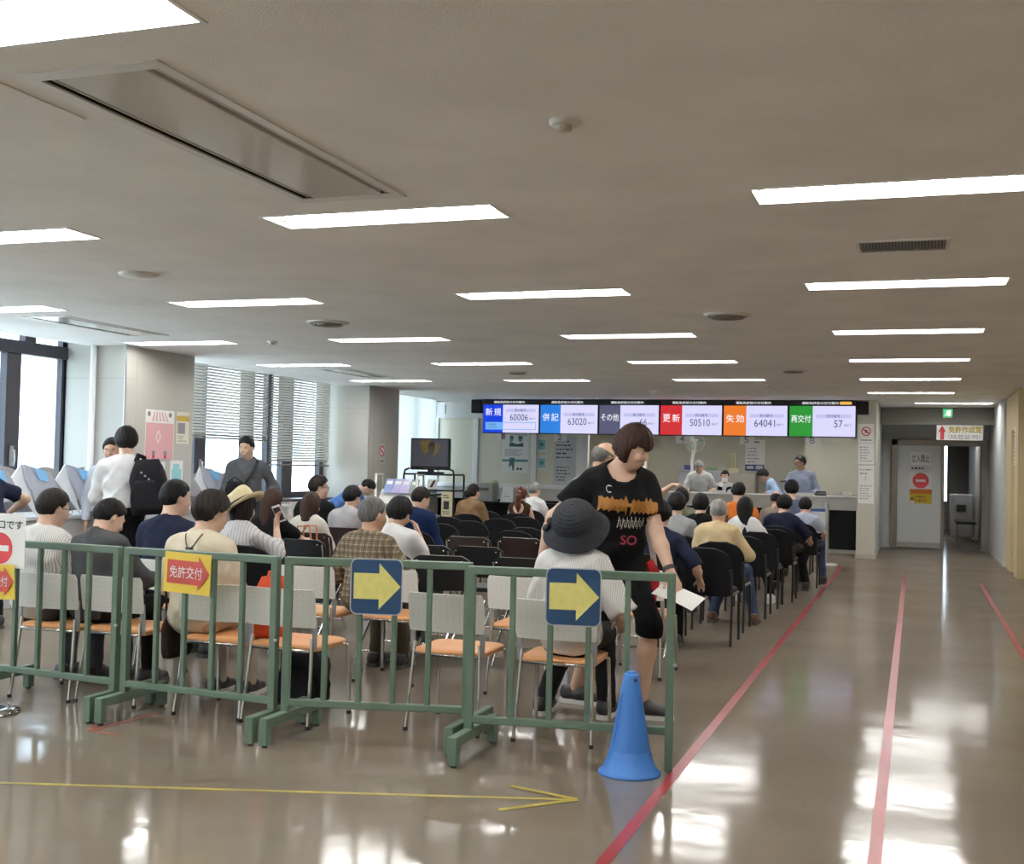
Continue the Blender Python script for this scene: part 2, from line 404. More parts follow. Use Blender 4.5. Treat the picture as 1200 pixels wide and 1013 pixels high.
h = MB(); h.box((XL, 9.9, 1.30), (XL+.02, 9.96, 1.52), bev=.004); h.tube([(XL+.02, 9.93, 1.47), (XL+.05, 9.93, 1.47), (XL+.06, 9.93, 1.36), (XL+.045, 9.93, 1.3)], .009, 8)
h.build('window_handle', STEEL, w1)
def yx(x, X=-9.1): return atX(x, 530, X).y
w2 = window(2, 12.05, 16.85, [(yx(228), yx(241)), (yx(286), yx(297)), (yx(313), yx(319)), (yx(331), yx(343)), (yx(375), yx(380))])
h = MB(); h.box((XL, yx(234)-.03, 1.2), (XL+.02, yx(234)+.03, 1.42), bev=.004); h.tube([(XL+.02, yx(234), 1.4), (XL+.05, yx(234), 1.38), (XL+.05, yx(234), 1.24)], .009, 8); h.build('window_handle', STEEL, w2)
w3 = window(3, 18.0, 21.3, [(18.95, 19.03), (20.2, 20.28)])

# venetian blinds: every slat its own piece
SLAT = mat('blind_slat', (.56, .53, .47), .5, .0)
def blind(y0, y1, z0, label, tilt=32, pitch=.040, z1=CEIL+.06):
    t = thing('venetian_blind', label, 'blind', (-8.95, (y0+y1)/2, 0)); L = y1-y0
    MB().box((-.03, -L/2, z1), (.03, L/2, z1+.05), bev=.004).build('head_rail', SLAT, t)
    sb = MB(); tt = R(tilt); w = .026
    sb.sheet([[(-w*cos(tt), -L/2, -w*sin(tt)), (-w*cos(tt), L/2, -w*sin(tt))], [(0, -L/2, .004), (0, L/2, .004)], [(w*cos(tt), -L/2, w*sin(tt)), (w*cos(tt), L/2, w*sin(tt))]], .0012)
    first = None; n = int((z1-z0-.03)/pitch)
    for k in range(n):
        z = z1-.02-k*pitch
        if first is None: first = sb.build('slat', SLAT, t, (0, 0, z))
        else: clone(first, t, loc=(0, 0, z))
    MB().box((-.02, -L/2, z0), (.02, L/2, z0+.025), bev=.004).build('bottom_rail', mat('blind_rail', (.16, .15, .14), .5), t)
    for y in (-L*.36, 0, L*.36): MB().tube([(0.028, y, z0), (.028, y, z1)], .0022, 4).build('ladder_cord', SLAT, t)
    return t
blind(yx(218, -8.95), yx(312, -8.95), 1.70, 'half raised grey venetian blind behind the man in the grey shirt')
blind(yx(317, -8.95), yx(385, -8.95), 1.35, 'lower hanging grey venetian blind beside the second column')
blind(18.05, 18.92, .95, 'narrow venetian blind in the far window past the second column')

TRL = bpy.data.materials.new('screen_cloth'); TRL.use_nodes = True; _nt = TRL.node_tree; _nt.nodes.remove(_nt.nodes['Principled BSDF'])
_t1 = _nt.nodes.new('ShaderNodeBsdfTranslucent'); _t1.inputs['Color'].default_value = (.72, .72, .70, 1); _t2 = _nt.nodes.new('ShaderNodeBsdfDiffuse'); _t2.inputs['Color'].default_value = (.75, .76, .75, 1)
_mx = _nt.nodes.new('ShaderNodeMixShader'); _mx.inputs[0].default_value = .30; _nt.links.new(_t1.outputs[0], _mx.inputs[1]); _nt.links.new(_t2.outputs[0], _mx.inputs[2]); _nt.links.new(_mx.outputs[0], _nt.nodes['Material Output'].inputs[0])
t = thing('roller_screen', 'white roller screen drawn over the farthest window', 'blind', (-8.98, 20.1, 0))
MB().sheet([[(.004*sin(k*1.7), -1.12+2.24*k/16, .95), (.004*sin(k*1.7+.5), -1.12+2.24*k/16, CEIL+.1)] for k in range(17)], .001).build('cloth', TRL, t)
MB().tube([(0, -1.14, CEIL+.12), (0, 1.14, CEIL+.12)], .03, 10).build('roller', FRAMEW, t); MB().box((-.012, -1.12, .93), (.012, 1.12, .955)).build('bottom_bar', FRAMEW, t)
# bulkhead, boards and counter at the far end
b = MB(); b.box((XL, 21.38, 2.35), (-.93, 21.6, CEIL)); b.box((-5.8, 21.38, 2.33), (-.93, 21.6, 2.36)); struct(b.build('wall_far', mat('bulkhead', (.74, .74, .73), .55)))
sc = MB().box((-8.85, 21.372, 2.44), (-8.84, 21.38, 2.62)).build('trim_2', DARKFRAME); struct(sc)
part = bpy.data.objects.new('partition', None); COL.objects.link(part); struct(part)
PX = [-9.05, -8.2, -6.985, -6.07]
for x in PX: MB().box((x-.055, 21.38, 1.03), (x+.055, 21.5, 2.35), bev=.004).build('post', FRAMEW, part)
MB().box((-9.1, 21.375, 1.0), (-5.87, 21.5, 1.07), bev=.004).build('rail', FRAMEW, part)
for a, c in zip(PX[:-1], PX[1:]): MB().box((a+.055, 21.43, 1.07), (c-.055, 21.46, 2.35)).build('board', BOARD, part)
MB().box((-6.07+.055, 21.38, 1.03), (-5.9, 21.5, 2.35)).build('board', FRAMEW, part)
CTOP = mat('counter_top', (.66, .66, .65), .35); CFRONT = mat('counter_front', (.56, .55, .52), .5); KICK = mat('counter_black', (.006, .006, .007), .6, 0, .2)
ct = thing('service_counter', 'long pale service counter with black lower front below the number screens', 'counter', (-5, 21.6, 0))
def lx(x): return x+5
MB().box((lx(-9.0), -.22, .985), (lx(-.95), .35, 1.015), bev=.006).build('counter_top', CTOP, ct)
MB().box((lx(-9.0), -.2, .77), (lx(-.95), -.15, .985)).build('front_panel', CFRONT, ct)
MB().box((lx(-9.0), -.14, .07), (lx(-.95), -.08, .77)).build('lower_panel', KICK, ct)
MB().box((lx(-9.0), -.19, 0), (lx(-.95), -.05, .07)).build('plinth', mat('base_strip'), ct)
# the office behind
b = MB(); b.box((XL, Y1, 0), (-2.05, Y1+.12, CEIL+.1)); b.box((-2.1, 23.9, 0), (-.62, Y1+.12, CEIL+.1)); struct(b.build('wall_office', OFFICE))

# alcove: beam, door and dark passage
b = MB(); b.box((-.62, 22.6, 2.36), (1.33, 22.8, CEIL)); struct(b.build('beam', BEAMM))
DOORG = mat('door_grey', (.66, .68, .69), .4); DFR = mat('door_frame_steel', (.23, .21, .18), .35, .5)
d = bpy.data.objects.new('door_1', None); COL.objects.link(d); struct(d)
MB().box((-.33, 23.96, .02), (.47, 24.0, 2.0), bev=.004).build('door_leaf', DOORG, d)
MB().box((-.33, 23.95, .02), (.47, 23.96, .12)).build('kick_plate', STEEL, d)
f = MB(); f.box((-.44, 23.92, 0), (-.33, 24.1, 2.12)); f.box((-.44, 23.92, 2.0), (1.33, 24.1, 2.12)); f.box((.47, 23.92, 0), (.53, 24.1, 2.0)); f.box((1.2, 23.92, 0), (1.33, 24.1, 2.0)); f.build('door_frame', DFR, d)
MB().tube([(.52, 23.9, .9), (.52, 23.86, .92), (.52, 23.86, 1.2), (.52, 23.9, 1.22)], .012, 8).build('door_handle', STEEL, d)
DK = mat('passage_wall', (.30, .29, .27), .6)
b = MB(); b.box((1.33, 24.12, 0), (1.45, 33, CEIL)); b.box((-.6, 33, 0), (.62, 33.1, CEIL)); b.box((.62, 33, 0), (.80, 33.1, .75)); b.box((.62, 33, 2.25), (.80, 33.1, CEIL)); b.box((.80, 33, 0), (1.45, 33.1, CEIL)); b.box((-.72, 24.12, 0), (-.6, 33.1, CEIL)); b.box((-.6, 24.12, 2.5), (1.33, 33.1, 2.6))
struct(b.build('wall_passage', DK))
# ------------------------------------------------------------------ ceiling fittings
LAMP = mat('lamp_tube', (1, 1, 1), .5, emit=(1.0, .975, .945), es=TUBE)
TROF = mat('troffer_white', (.85, .85, .83), .35)
def make_light():
    t = thing('ceiling_light', 'x', 'light')
    h = MB(); L, W, D = LLEN, LWID, .085
    h.add([(0, 0, 0), (L, 0, 0), (L, W, 0), (0, W, 0), (.02, .05, D), (L-.02, .05, D), (L-.02, W-.05, D), (.02, W-.05, D)], [(4, 5, 6, 7), (0, 1, 5, 4), (1, 2, 6, 5), (2, 3, 7, 6), (3, 0, 4, 7)])
    h.box((-.012, -.012, -.004), (L+.012, .004, .002)); h.box((-.012, W-.004, -.004), (L+.012, W+.012, .002)); h.box((-.012, 0, -.004), (.004, W, .002)); h.box((L-.004, 0, -.004), (L+.012, W, .002))
    h.build('housing', TROF, t)
    for y in (.088, .2):
        MB().tube([(.035, y, .038), (L-.035, y, .038)], .016, 6).build('lamp_tube', LAMP, t)
    for x in (.012, L-.034):
        e = MB()
        for y in (.088, .2): e.box((x, y-.02, .018), (x+.022, y+.02, D-.005), bev=.004)
        e.build('lamp_holder', mat('holder', (.7, .7, .66), .4), t)
    return t
LL = {}
rown = {'A': 'the right hand row over the aisle', 'B': 'the second row from the right', 'C': 'the third row from the right', 'D': 'the row beside the windows'}
ordn = ['last behind the viewer', 'second behind the viewer', 'nearest', 'second', 'third', 'fourth', 'fifth', 'sixth', 'seventh']
l0 = make_light()
for k, (r, i) in enumerate(SPOTS):
    lab = 'recessed fluorescent ceiling light, %s of %s' % ((['first', 'second'][i+2] + ' overhead' if i < 0 else ['third overhead', 'fourth', 'fifth', 'sixth', 'seventh', 'eighth', 'ninth'][i]), rown[r])
    o = l0 if k == 0 else dup(l0, (0, 0, 0))
    o.location = (LX[r], LY0+LDY*i, CEIL); o['label'] = lab; o['group'] = 'recessed ceiling lights'
o = dup(l0, (-.02, 21.1, CEIL), label='recessed fluorescent ceiling light in front of the passage beam', group='recessed ceiling lights')
o = dup(l0, (-.1, 28.5, 2.40), label='dim ceiling light inside the dark passage', group='recessed ceiling lights')
for x, y, lab in ((-2.6, 21.85, 'right one'), (-4.5, 21.85, 'middle one'), (-6.4, 21.85, 'left one')): dup(l0, (x, y, CEIL-.09), label='added unseen office light behind the number screens, '+lab, group='recessed ceiling lights')  # lamps added out of view to brighten the office and the clerks' faces

# ceiling air conditioners: a shiny panel between two slots
ACW = mat('ac_panel', (.76, .74, .69), .07, 0, .5); SLOT = mat('slot_dark', (.07, .065, .06), .6)
for (x, y, w, dd), lab in zip(ACS, ('large slotted air conditioner panel overhead near the viewer', 'slotted air conditioner panel by the big unshaded window', 'slotted air conditioner panel in front of the venetian blinds')):
    t = thing('air_conditioner', lab, 'air conditioner', (x, y, CEIL))
    f = MB(); e = .014
    f.box((-e, -e, -.006), (w+e, .05, .002)); f.box((-e, dd-.05, -.006), (w+e, dd+e, .002)); f.box((-e, .05, -.006), (.03, dd-.05, .002)); f.box((w-.03, .05, -.006), (w+e, dd-.05, .002)); f.build('frame', mat('ac_frame', (.74, .72, .69), .4), t)
    s = MB(); s.box((0, 0, .09), (w, dd, .1)); s.box((0, 0, 0), (.005, dd, .1)); s.box((w-.005, 0, 0), (w, dd, .1)); s.box((0, 0, 0), (w, .005, .1)); s.box((0, dd-.005, 0), (w, dd, .1)); s.build('duct', SLOT, t)
    MB().box((.085, .05, -.004), (w-.085, dd-.05, .02), bev=.004).build('centre_panel', ACW, t)
    for xx in (.05, w-.062): MB().box((xx, .05, .004), (xx+.010, dd-.05, .03)).build('vane', mat('ac_frame'), t)
# round diffusers and detectors
DIFF = mat('diffuser_metal', (.33, .31, .28), .35, .4)
def diffuser(x, y, r, lab):
    t = thing('round_vent', lab, 'vent', (x, y, CEIL), 0, 'round ceiling vents')
    MB().lathe([(r, 0), (r, -.006), (r*.8, -.02), (r*.78, -.006)], 28).build('rim', mat('ac_frame'), t)
    for k, q in enumerate((.68, .46, .24)): MB().lathe([(r*q, -.006), (r*q*1.02, -.03), (r*(q-.1), -.012), (r*(q-.12), 0)], 24).build('ring', DIFF, t)
    MB().lathe([(r*.8, -.001), (0.001, -.001)], 24).build('throat', SLOT, t)
for x, y, r, lab in ((-4.98, 9.23, .19, 'round ceiling vent above the left block of seats'), (-1.43, 9.3, .19, 'round ceiling vent above the right block of seats'), (-1.42, 14.5, .17, 'far round ceiling vent in front of the right screens'), (-4.98, 14.5, .15, 'far round ceiling vent in front of the left screens')):
    diffuser(x, y, r, lab)
t = tag(MB().lathe([(.13, 0), (.13, -.008), (.11, -.02), (.0, -.022)], 28).build('ceiling_cover', mat('ac_frame'), None, (-5.0, 6.58, CEIL)), 'plain round white cover on the ceiling at left', 'ceiling cover')
for x, y, lab in ((-1.21, 3.98, 'small round detector alone on the nearest ceiling'), (-6.36, 10.6, 'small round detector near the window side lights'), (-2.0, 16.9, 'small round detector in front of the number screens')):
    t = thing('smoke_detector', lab, 'detector', (x, y, CEIL), 0, 'ceiling detectors')
    MB().lathe([(.055, 0), (.055, -.012), (.048, -.018), (0, -.018)], 20).build('base', mat('ac_frame'), t)
    MB().lathe([(.03, -.018), (.028, -.034), (0, -.036)], 16).build('sensor', mat('sensor_beige', (.55, .5, .42), .4), t)
t = thing('air_grille', 'rectangular dark air grille in the ceiling over the aisle', 'vent', (-.30, 6.47, CEIL))
MB().box((0, 0, -.002), (.44, .28, -.001)).build('backing', SLOT, t)
f = MB(); f.box((-.02, -.02, -.01), (.46, 0, 0)); f.box((-.02, .28, -.01), (.46, .3, 0)); f.box((-.02, 0, -.01), (0, .28, 0)); f.box((.44, 0, -.01), (.46, .28, 0)); f.build('frame', mat('ac_frame'), t)
v0 = MB().box((0, 0, -.009), (.007, .28, -.001)).build('louvre', mat('louvre_grey', (.22, .21, .2), .5), t, (.006, 0, 0))
for k in range(1, 26): clone(v0, t, loc=(.006+k*.0168, 0, 0))

# ------------------------------------------------------------------ number screens
def emis(n, c, s=1.0): return mat('screen_'+n, (.01, .01, .01), .3, 0, .3, emit=c, es=s*.62)
S_WHITE = emis('white', (.68, .66, .95), 1.0); S_BAND = emis('band', (.52, .52, .82), 1.0); S_TXT = emis('text', (.04, .06, .12), 1.0); S_W = emis('lettering', (.95, .95, 1.0), 1.0); S_LB = emis('paleblue', (.16, .42, .85), 1.0); S_YEL = emis('badge', (.85, .45, .08), 1.0)
HDR = '運転免許証の交付案内'
scr = [('新規', '60006', (.004, .05, .72), 'deep blue'), ('併記', '63020', (.015, .20, .72), 'light blue'), ('その他', '66', (.085, .085, .16), 'grey'), ('更新', '50510', (.60, .02, .025), 'red'), ('失効', '64041', (.80, .19, .02), 'orange'), ('再交付', '57', (.02, .29, .03), 'green')]
SX0, SP, SYY = -7.68, 1.123, 20.4
for k, (ttl, num, c, cn) in enumerate(scr):
    x = SX0+SP*k; t = thing('number_screen', 'wide call number screen with %s panel, %s from left' % (cn, ['first', 'second', 'third', 'fourth', 'fifth', 'sixth'][k]), 'screen', (x, SYY, 0), 0, 'call number screens')
    MB().box((-.002, 0, 2.03), (1.118, .09, 2.665), bev=.006).build('case', BLACK, t)
    P = Matrix.Translation((0, 0, 0)) @ FACE_Y
    b = MB(); rect(b, P, .012, 2.045, .40, 2.565, z=.003); b.build('colour_panel', emis(cn, c), t)
    b = MB(); rect(b, P, .40, 2.045, 1.10, 2.565, z=.003); b.build('white_panel', S_WHITE, t)
    b = MB(); yb = 2.46 if k == 0 else 2.39
    rect(b, P, .46, yb-.03, 1.04, yb+.03, z=.005); text(b, '受付番号', P, .63, yb-.022, w=.22, mi=1, z=.006)
    text(b, '番まで', P, .92, yb-.17, w=.12, mi=1, z=.006)
    dw = .072*len(num); text(b, num, P, .90-dw, yb-.19, w=dw-.006, h=.125, mi=1, z=.006)
    if k == 0:
        rect(b, P, .06, 2.10, 1.05, 2.24, 2, z=.005); rect(b, P, .405, 2.112, 1.04, 2.228, 3, z=.006)
        text(b, '外国免許', P, .10, 2.175, w=.17, mi=1, z=.007); text(b, '切り替え交付', P, .10, 2.125, w=.2, mi=1, z=.007)
    b.build('readout', [S_BAND, S_TXT, S_LB, S_WHITE], t)
    b = MB(); n = len(ttl); w = .31 if n > 2 else .32; yy = 2.36 if k == 0 else 2.27
    if n == 2:
        for q, ch in enumerate(ttl): text(b, ch, P, .055+q*.17, yy, w=.135, h=.14, bold=.004, z=.006)
    else: text(b, ttl, P, .04, yy+.01, w=.33, h=.13, bold=.004, z=.006)
    b.build('lettering', S_W, t)
    b = MB(); text(b, HDR, P, .22, 2.592, w=.60, h=.045, bold=.004, z=.008); b.build('heading', S_W, t)
    if k == 5:
        b = MB(); b.prism(rrect(.84, 2.59, 1.04, 2.64, .022), .006, .008, 0, P); b.build('badge', S_YEL, t)
for x, lab in ((-7.93, 'left'), (-.94+.0, 'right')):
    t = thing('wall_speaker', 'black box speaker hung at the %s end of the screens' % lab, 'speaker', (x, SYY+.02, 2.41), 0, 'speakers beside the screens')
    MB().box((0, 0, 0), (.2, .18, .25), bev=.008).build('case', BLACK, t); MB().box((.015, -.004, .015), (.185, .0, .235), bev=.001).build('front_cloth', mat('speaker_cloth', (.02, .02, .022), .9), t)
# window number cards hung under the screens
for (px, n, sc_) in ((583, '1', 'deep blue'), (649, '2', 'light blue'), (792, '4', 'red'), (867, '5', 'orange'), (944, 'B', 'green')):
    p = atY(px, 508, 20.45); t = thing('number_card', 'small white number card hung below the %s screen' % sc_, 'card', (p.x, 20.45, 1.895), 0, 'counter number cards')
    MB().box((0, 0, 0), (.25, .004, .15)).build('sheet', PAPER, t); b = MB(); text(b, n, FACE_Y, .075, .025, h=.11, w=.08, bold=.01, z=.003); b.build('numeral', GREYINK, t)
    
    for hx_ in (.03, .22): MB().tube([(hx_, .002, .155), (hx_, .002, .15)], .002, 4).build('hanger', STEEL, t)

# ------------------------------------------------------------------ notices
def lines(mb, P, x0, y0, x1, y1, n, mi, seed=0, z=.003, fill=.45):
    rg = random.Random(seed); h = (y1-y0)/n
    for i in range(n):
        xe = x0+(x1-x0)*rg.uniform(.55, 1); yb = y1-(i+1)*h; x = x0
        while x < xe:
            w = rg.uniform(.3, 1.0)*h*1.2; rect(mb, P, x, yb+h*.25, min(x+w, xe), yb+h*(.25+fill), mi, z); x += w+h*.3
def notice(name, lab, cat, P, w, h, sheet, draw, mats, group=None):
    t = thing(name, lab, cat, (0, 0, 0), 0, group); t.matrix_world = P
    MB().box((0, 0, 0), (w, h, .0015)).build('sheet', sheet, t)
    b = MB(); draw(b); b.build('print', mats, t); return t
I4 = Matrix.Identity(4)
PINK = mat('poster_pink', (.68, .38, .40), .6); TEALP = mat('print_teal', (.10, .28, .32), .7); CYANP = mat('print_cyan', (.30, .62, .66), .7); OCH = mat('print_ochre', (.55, .38, .05), .7); CREAM = mat('paper_cream', (.66, .62, .42), .8); DTEAL = mat('print_darkteal', (.05, .13, .14), .7)
# column 1
def d1(b):
    rect(b, I4, .01, .0, .53, .42, 0, .003); b.prism([(.24, .18), (.29, .26), (.24, .34), (.19, .26)], .002, .004, 1); b.prism([(.24, .2), (.275, .26), (.24, .32), (.205, .26)], .003, .0045, 0)
    for k in range(5): b.prism([(.12+k*.07, .44), (.15+k*.07, .44), (.17+k*.045, .55), (.155+k*.045, .55)], .002, .003, 0)
    for x in (.06, .46): b.prism(disc(x, .52, .03, 10), .002, .004, 2)
    for x in (.16, .38): b.prism(disc(x, .07, .03, 12), .002, .005, 2); b.prism(disc(x, .03, .025, 12), .002, .005, 3)
notice('poster', 'pink poster with a small white diamond on the first column', 'poster', onto(FACE_X, (-8.298, 11.13, 1.41)), .54, .57, PAPER, d1, [PINK, PAPER, GREYINK, RED_INK])
def d2(b): rect(b, I4, .0, .27, .25, .33, 0, .003); rect(b, I4, .02, .12, .17, .25, 1, .003); lines(b, I4, .03, .02, .2, .1, 3, 1, 3)
notice('poster', 'small cream notice with ochre strip right of the pink poster', 'poster', onto(FACE_X, (-8.298, 11.72, 1.60)), .25, .38, mat('paper_warm', (.72, .68, .55), .8), d2, [OCH, GREYINK])
def d3(b): rect(b, I4, .03, .05, .22, .2, 0, .003); rect(b, I4, .06, .2, .18, .26, 0, .003)
notice('poster', 'pale notice with cyan picture low on the first column', 'poster', onto(FACE_X, (-8.298, 11.62, 1.10)), .25, .30, PAPER, d3, [CYANP])
notice('poster', 'white notice below the pink poster on the first column', 'poster', onto(FACE_X, (-8.298, 11.3, 1.10)), .22, .28, PAPER, lambda b: lines(b, I4, .03, .05, .19, .25, 5, 0, 8), [CYANP])
# no smoking disc on column 2
def d4(b):
    b.prism(disc(.11, .2, .09), .002, .003, 0); b.prism(disc(.11, .2, .066), .003, .004, 1); rect(b, I4, .07, .185, .15, .205, 2, .005)
    b.prism([(.055, .24), (.07, .255), (.165, .16), (.15, .145)], .004, .006, 0); rect(b, I4, .03, .03, .19, .045, 2, .003)
p = atX(440, 525, -8.298); notice('sign', 'round no smoking sign on the second column', 'sign', onto(FACE_X, (-8.298, 17.25, 1.42)), .22, .33, mat('sign_grey', (.55, .54, .5), .7), d4, [RED_INK, PAPER, INK])
# sheet under the window
def d5(b): text(b, '免許の交付', I4, .04, .13, w=.42, h=.07, mi=0, bold=.01, z=.003); text(b, '待合席', I4, .14, .04, w=.24, h=.05, mi=0, bold=.01, z=.003)
notice('notice_sheet', 'printed paper sheet on the wall under the window sill', 'notice', onto(FACE_X, (-8.745, 14.75, .62)), .5, .22, PAPER, d5, [INK])
# boards at the far end
def pb(x, y): q = atY(x, y, 21.425); return (q.x, q.z)
def board(name, lab, x0, y0, x1, y1, sheet, draw, mats, grp=None):
    a = pb(x0, y1); c = pb(x1, y0); w, h = c[0]-a[0], c[1]-a[1]
    return notice(name, lab, 'poster', onto(FACE_Y, (a[0], 21.425, a[1])), w, h, sheet, lambda b: draw(b, w, h), mats, grp)
def d6(b, w, h):
    lines(b, I4, w*.25, h*.93, w*.95, h*.985, 1, 0, 2)
    for x in (.34, .68): b.prism(disc(w*x, h*.84, w*.08, 14), .002, .004, 1); b.prism([(w*(x-.12), h*.87), (w*(x+.12), h*.87), (w*(x+.05), h*.93), (w*(x-.05), h*.93)], .002, .005, 0)
    b.prism([(w*.25, h*.66), (w*.8, h*.66), (w*.78, h*.76), (w*.55, h*.72), (w*.3, h*.78)], .002, .004, 0)
    lines(b, I4, w*.1, h*.42, w*.9, h*.6, 5, 2, 5)
    rect(b, I4, 0, h*.28, w*.98, h*.34, 1, .004); b.prism([(w*.3, h*.38), (w*.48, h*.38), (w*.46, h*.06), (w*.4, h*.06), (w*.38, h*.2), (w*.26, h*.14)], .002, .005, 0)
    for x in (.6, .72): b.prism(disc(w*x, h*.1, w*.05, 12), .002, .004, 0)
board('poster', 'white poster of uniformed figures on the board under card 1', 588, 508, 620, 554, PAPER, d6, [DTEAL, TEALP, GREYINK])
def d7(b, w, h): rect(b, I4, w*.12, h*.15, w*.88, h*.8, 0, .003); b.prism(disc(w*.5, h*.5, w*.2, 12), .003, .0045, 1)
board('poster', 'upper small cyan leaflet pinned between the board posts', 629, 512, 641, 530, PAPER, d7, [CYANP, TEALP]); board('poster', 'lower small cyan leaflet pinned between the board posts', 629, 534, 641, 551, PAPER, d7, [CYANP, TEALP])
def d8(b, w, h): lines(b, I4, w*.12, h*.55, w*.95, h*.95, 5, 0, 11, fill=.3); lines(b, I4, w*.12, h*.1, w*.9, h*.42, 5, 0, 12, fill=.3)
board('poster', 'tall grey list of rules on the board under card 2', 648, 512, 675, 570, PAPER_GREY, d8, [INK])
# right column notices
def cn(y0, y1, lab, draw, mats):
    a = atY(1005.5, y1, 20.418); c = atY(1024.5, y0, 20.418); w, h = c.x-a.x, c.z-a.z
    notice('notice_sheet', lab, 'notice', onto(FACE_Y, (a.x, 20.418, a.z)), w, h, PAPER, lambda b: draw(b, w, h), mats)
def d9(b, w, h):
    b.prism(disc(w*.5, h*.6, w*.3), .002, .003, 0); b.prism(disc(w*.5, h*.6, w*.23), .003, .004, 1); b.prism([(w*.3, h*.68), (w*.36, h*.74), (w*.7, h*.52), (w*.64, h*.46)], .003, .005, 0); rect(b, I4, w*.42, h*.52, w*.58, h*.68, 2, .0048); rect(b, I4, w*.15, h*.12, w*.85, h*.16, 2, .003)
cn(497, 519, 'top notice with red ring symbol on the right column', d9, [RED_INK, PAPER, INK])
cn(520, 544, 'middle text notice on the right column', lambda b, w, h: lines(b, I4, w*.1, h*.1, w*.95, h*.9, 6, 0, 21, fill=.3), [GREYINK])
cn(546, 590, 'lowest tall notice on the right column', lambda b, w, h: (lines(b, I4, w*.1, h*.75, w*.9, h*.95, 2, 0, 22, fill=.3), rect(b, I4, w*.45, h*.6, w*.48, h*.75, 0, .003), lines(b, I4, w*.1, h*.1, w*.9, h*.5, 6, 0, 23, fill=.3)), [GREYINK])
# framed sheet on the counter's black front
t = thing('framed_sheet', 'white framed sheet with blue top on the black counter front', 'notice', (-1.76, 21.245, .36)); MB().box((0, 0, 0), (.31, .006, .43)).build('sheet', PAPER, t); MB().box((0, -.004, .38), (.31, 0, .43)).build('top_strip', mat('strip_blue', (.05, .12, .35), .5), t)
# passage signs
def d10(b):
    arrow(b, Matrix.Translation((.16, .0, 0)) @ Matrix.Rotation(pi/2, 4, 'Z'), .01, .0, .265, .13, .45, .5, 0, .004)
    text(b, '免許作成室', I4, .205, .13, w=.56, h=.12, mi=1, bold=.012, z=.003); text(b, '免許作成室', I4, .20, .135, w=.56, h=.12, mi=3, bold=.006, z=.005); text(b, '（経歴証明）', I4, .20, .02, w=.54, h=.085, mi=2, bold=.004, z=.003)
notice('hanging_sign', 'white hanging sign with red up arrow over the passage', 'sign', onto(FACE_Y, (.36, 22.59, 2.075)), .79, .275, PAPER, d10, [RED_INK, INK, GREYINK, mat('print_yellow', (.70, .50, .03), .6)])
t = thing('exit_sign', 'green lit emergency exit sign on the beam', 'sign', (.46, 22.56, 2.48)); MB().box((0, 0, 0), (.17, .04, .17), bev=.004).build('case', WHITE_PAINT, t)
b = MB(); rect(b, FACE_Y, .012, .012, .158, .158, 0, .003); b.build('panel', emis('exit_green', (.05, .55, .18), 1.2), t)
b = MB(); P = FACE_Y; rect(b, P, .09, .03, .14, .14, 0, .005); b.prism(disc(.075, .12, .014, 10), .004, .006, 0, P); b.prism([(.06, .1), (.09, .105), (.085, .07), (.11, .04), (.095, .03), (.07, .06), (.045, .03), (.03, .04), (.06, .075)], .004, .006, 0, P); b.build('pictogram', S_W, t)
def dd(lab, x0, y0, x1, y1, sheet, draw, mats):
    a = atY(x0, y1, 23.955); c = atY(x1, y0, 23.955); w, h = c.x-a.x, c.z-a.z
    notice('door_notice', lab, 'notice', onto(FACE_Y, (a.x, 23.955, a.z)), w, h, sheet, lambda b: draw(b, w, h), mats)
dd('top notice on the closed grey door', 1067, 530, 1091, 545, PAPER, lambda b, w, h: text(b, '立入禁止', I4, w*.06, h*.2, w=w*.88, h=h*.6, bold=.006, z=.003), [INK])
dd('small text strip on the closed grey door', 1067, 547, 1091, 551, PAPER_GREY, lambda b, w, h: lines(b, I4, w*.05, 0, w*.95, h, 1, 0, 4), [INK])
dd('red no entry notice on the closed grey door', 1066, 554, 1092, 573, PAPER, lambda b, w, h: (b.prism(disc(w*.5, h*.5, min(w, h)*.46), .002, .003, 0), rect(b, I4, w*.28, h*.43, w*.72, h*.57, 1, .005)), [RED_INK, PAPER])
dd('orange and yellow notice low on the closed grey door', 1066, 574, 1092, 590, mat('paper_yellow', (.62, .45, .03), .7), lambda b, w, h: (rect(b, I4, 0, h*.68, w, h, 0, .003), lines(b, I4, w*.25, h*.1, w*.95, h*.6, 2, 1, 7), b.prism(disc(w*.12, h*.3, h*.14, 10), .002, .004, 1), b.prism(disc(w*.12, h*.1, h*.13, 10), .002, .004, 2)), [mat('print_orange', (.60, .16, .03), .7), mat('print_brown', (.25, .12, .02), .7), PAPER])
notice('notice_sheet', 'narrow white notice in the recess of the right wall', 'notice', onto(Matrix(((0, 0, -1, 0), (-1, 0, 0, 0), (0, 1, 0, 0), (0, 0, 0, 1))), (1.355, 18.32, 1.6)), .18, .55, PAPER, lambda b: lines(b, I4, .03, .05, .15, .5, 8, 0, 9), [GREYINK])
# things down the passage
t = thing('vending_box', 'grey box machine standing in the dark passage', 'machine', (.78, 29.2, 0)); MB().box((0, 0, 0), (.5, .5, 1.0), bev=.02).build('body', mat('passage_box', (.30, .30, .32), .5), t); MB().box((.15, -.01, .6), (.35, 0, .75)).build('panel', BLACK, t)
t = thing('passage_bench', 'low dark bench with steel frame in the passage', 'bench', (.85, 27.2, 0)); MB().box((0, 0, .38), (.42, 1.2, .44), bev=.02).build('seat', BLACK, t)
for y in (.1, 1.1): MB().tube([(.03, y, 0), (.03, y, .38), (.39, y, .38), (.39, y, 0)], .015, 8).build('leg', STEEL, t)
t = thing('wall_pipe', 'thin vertical pipe on the passage right wall', 'pipe', (1.28, 25.5, 0)); MB().tube([(0, 0, 0), (0, 0, 2.5)], .03, 10).build('tube', STEEL, t)
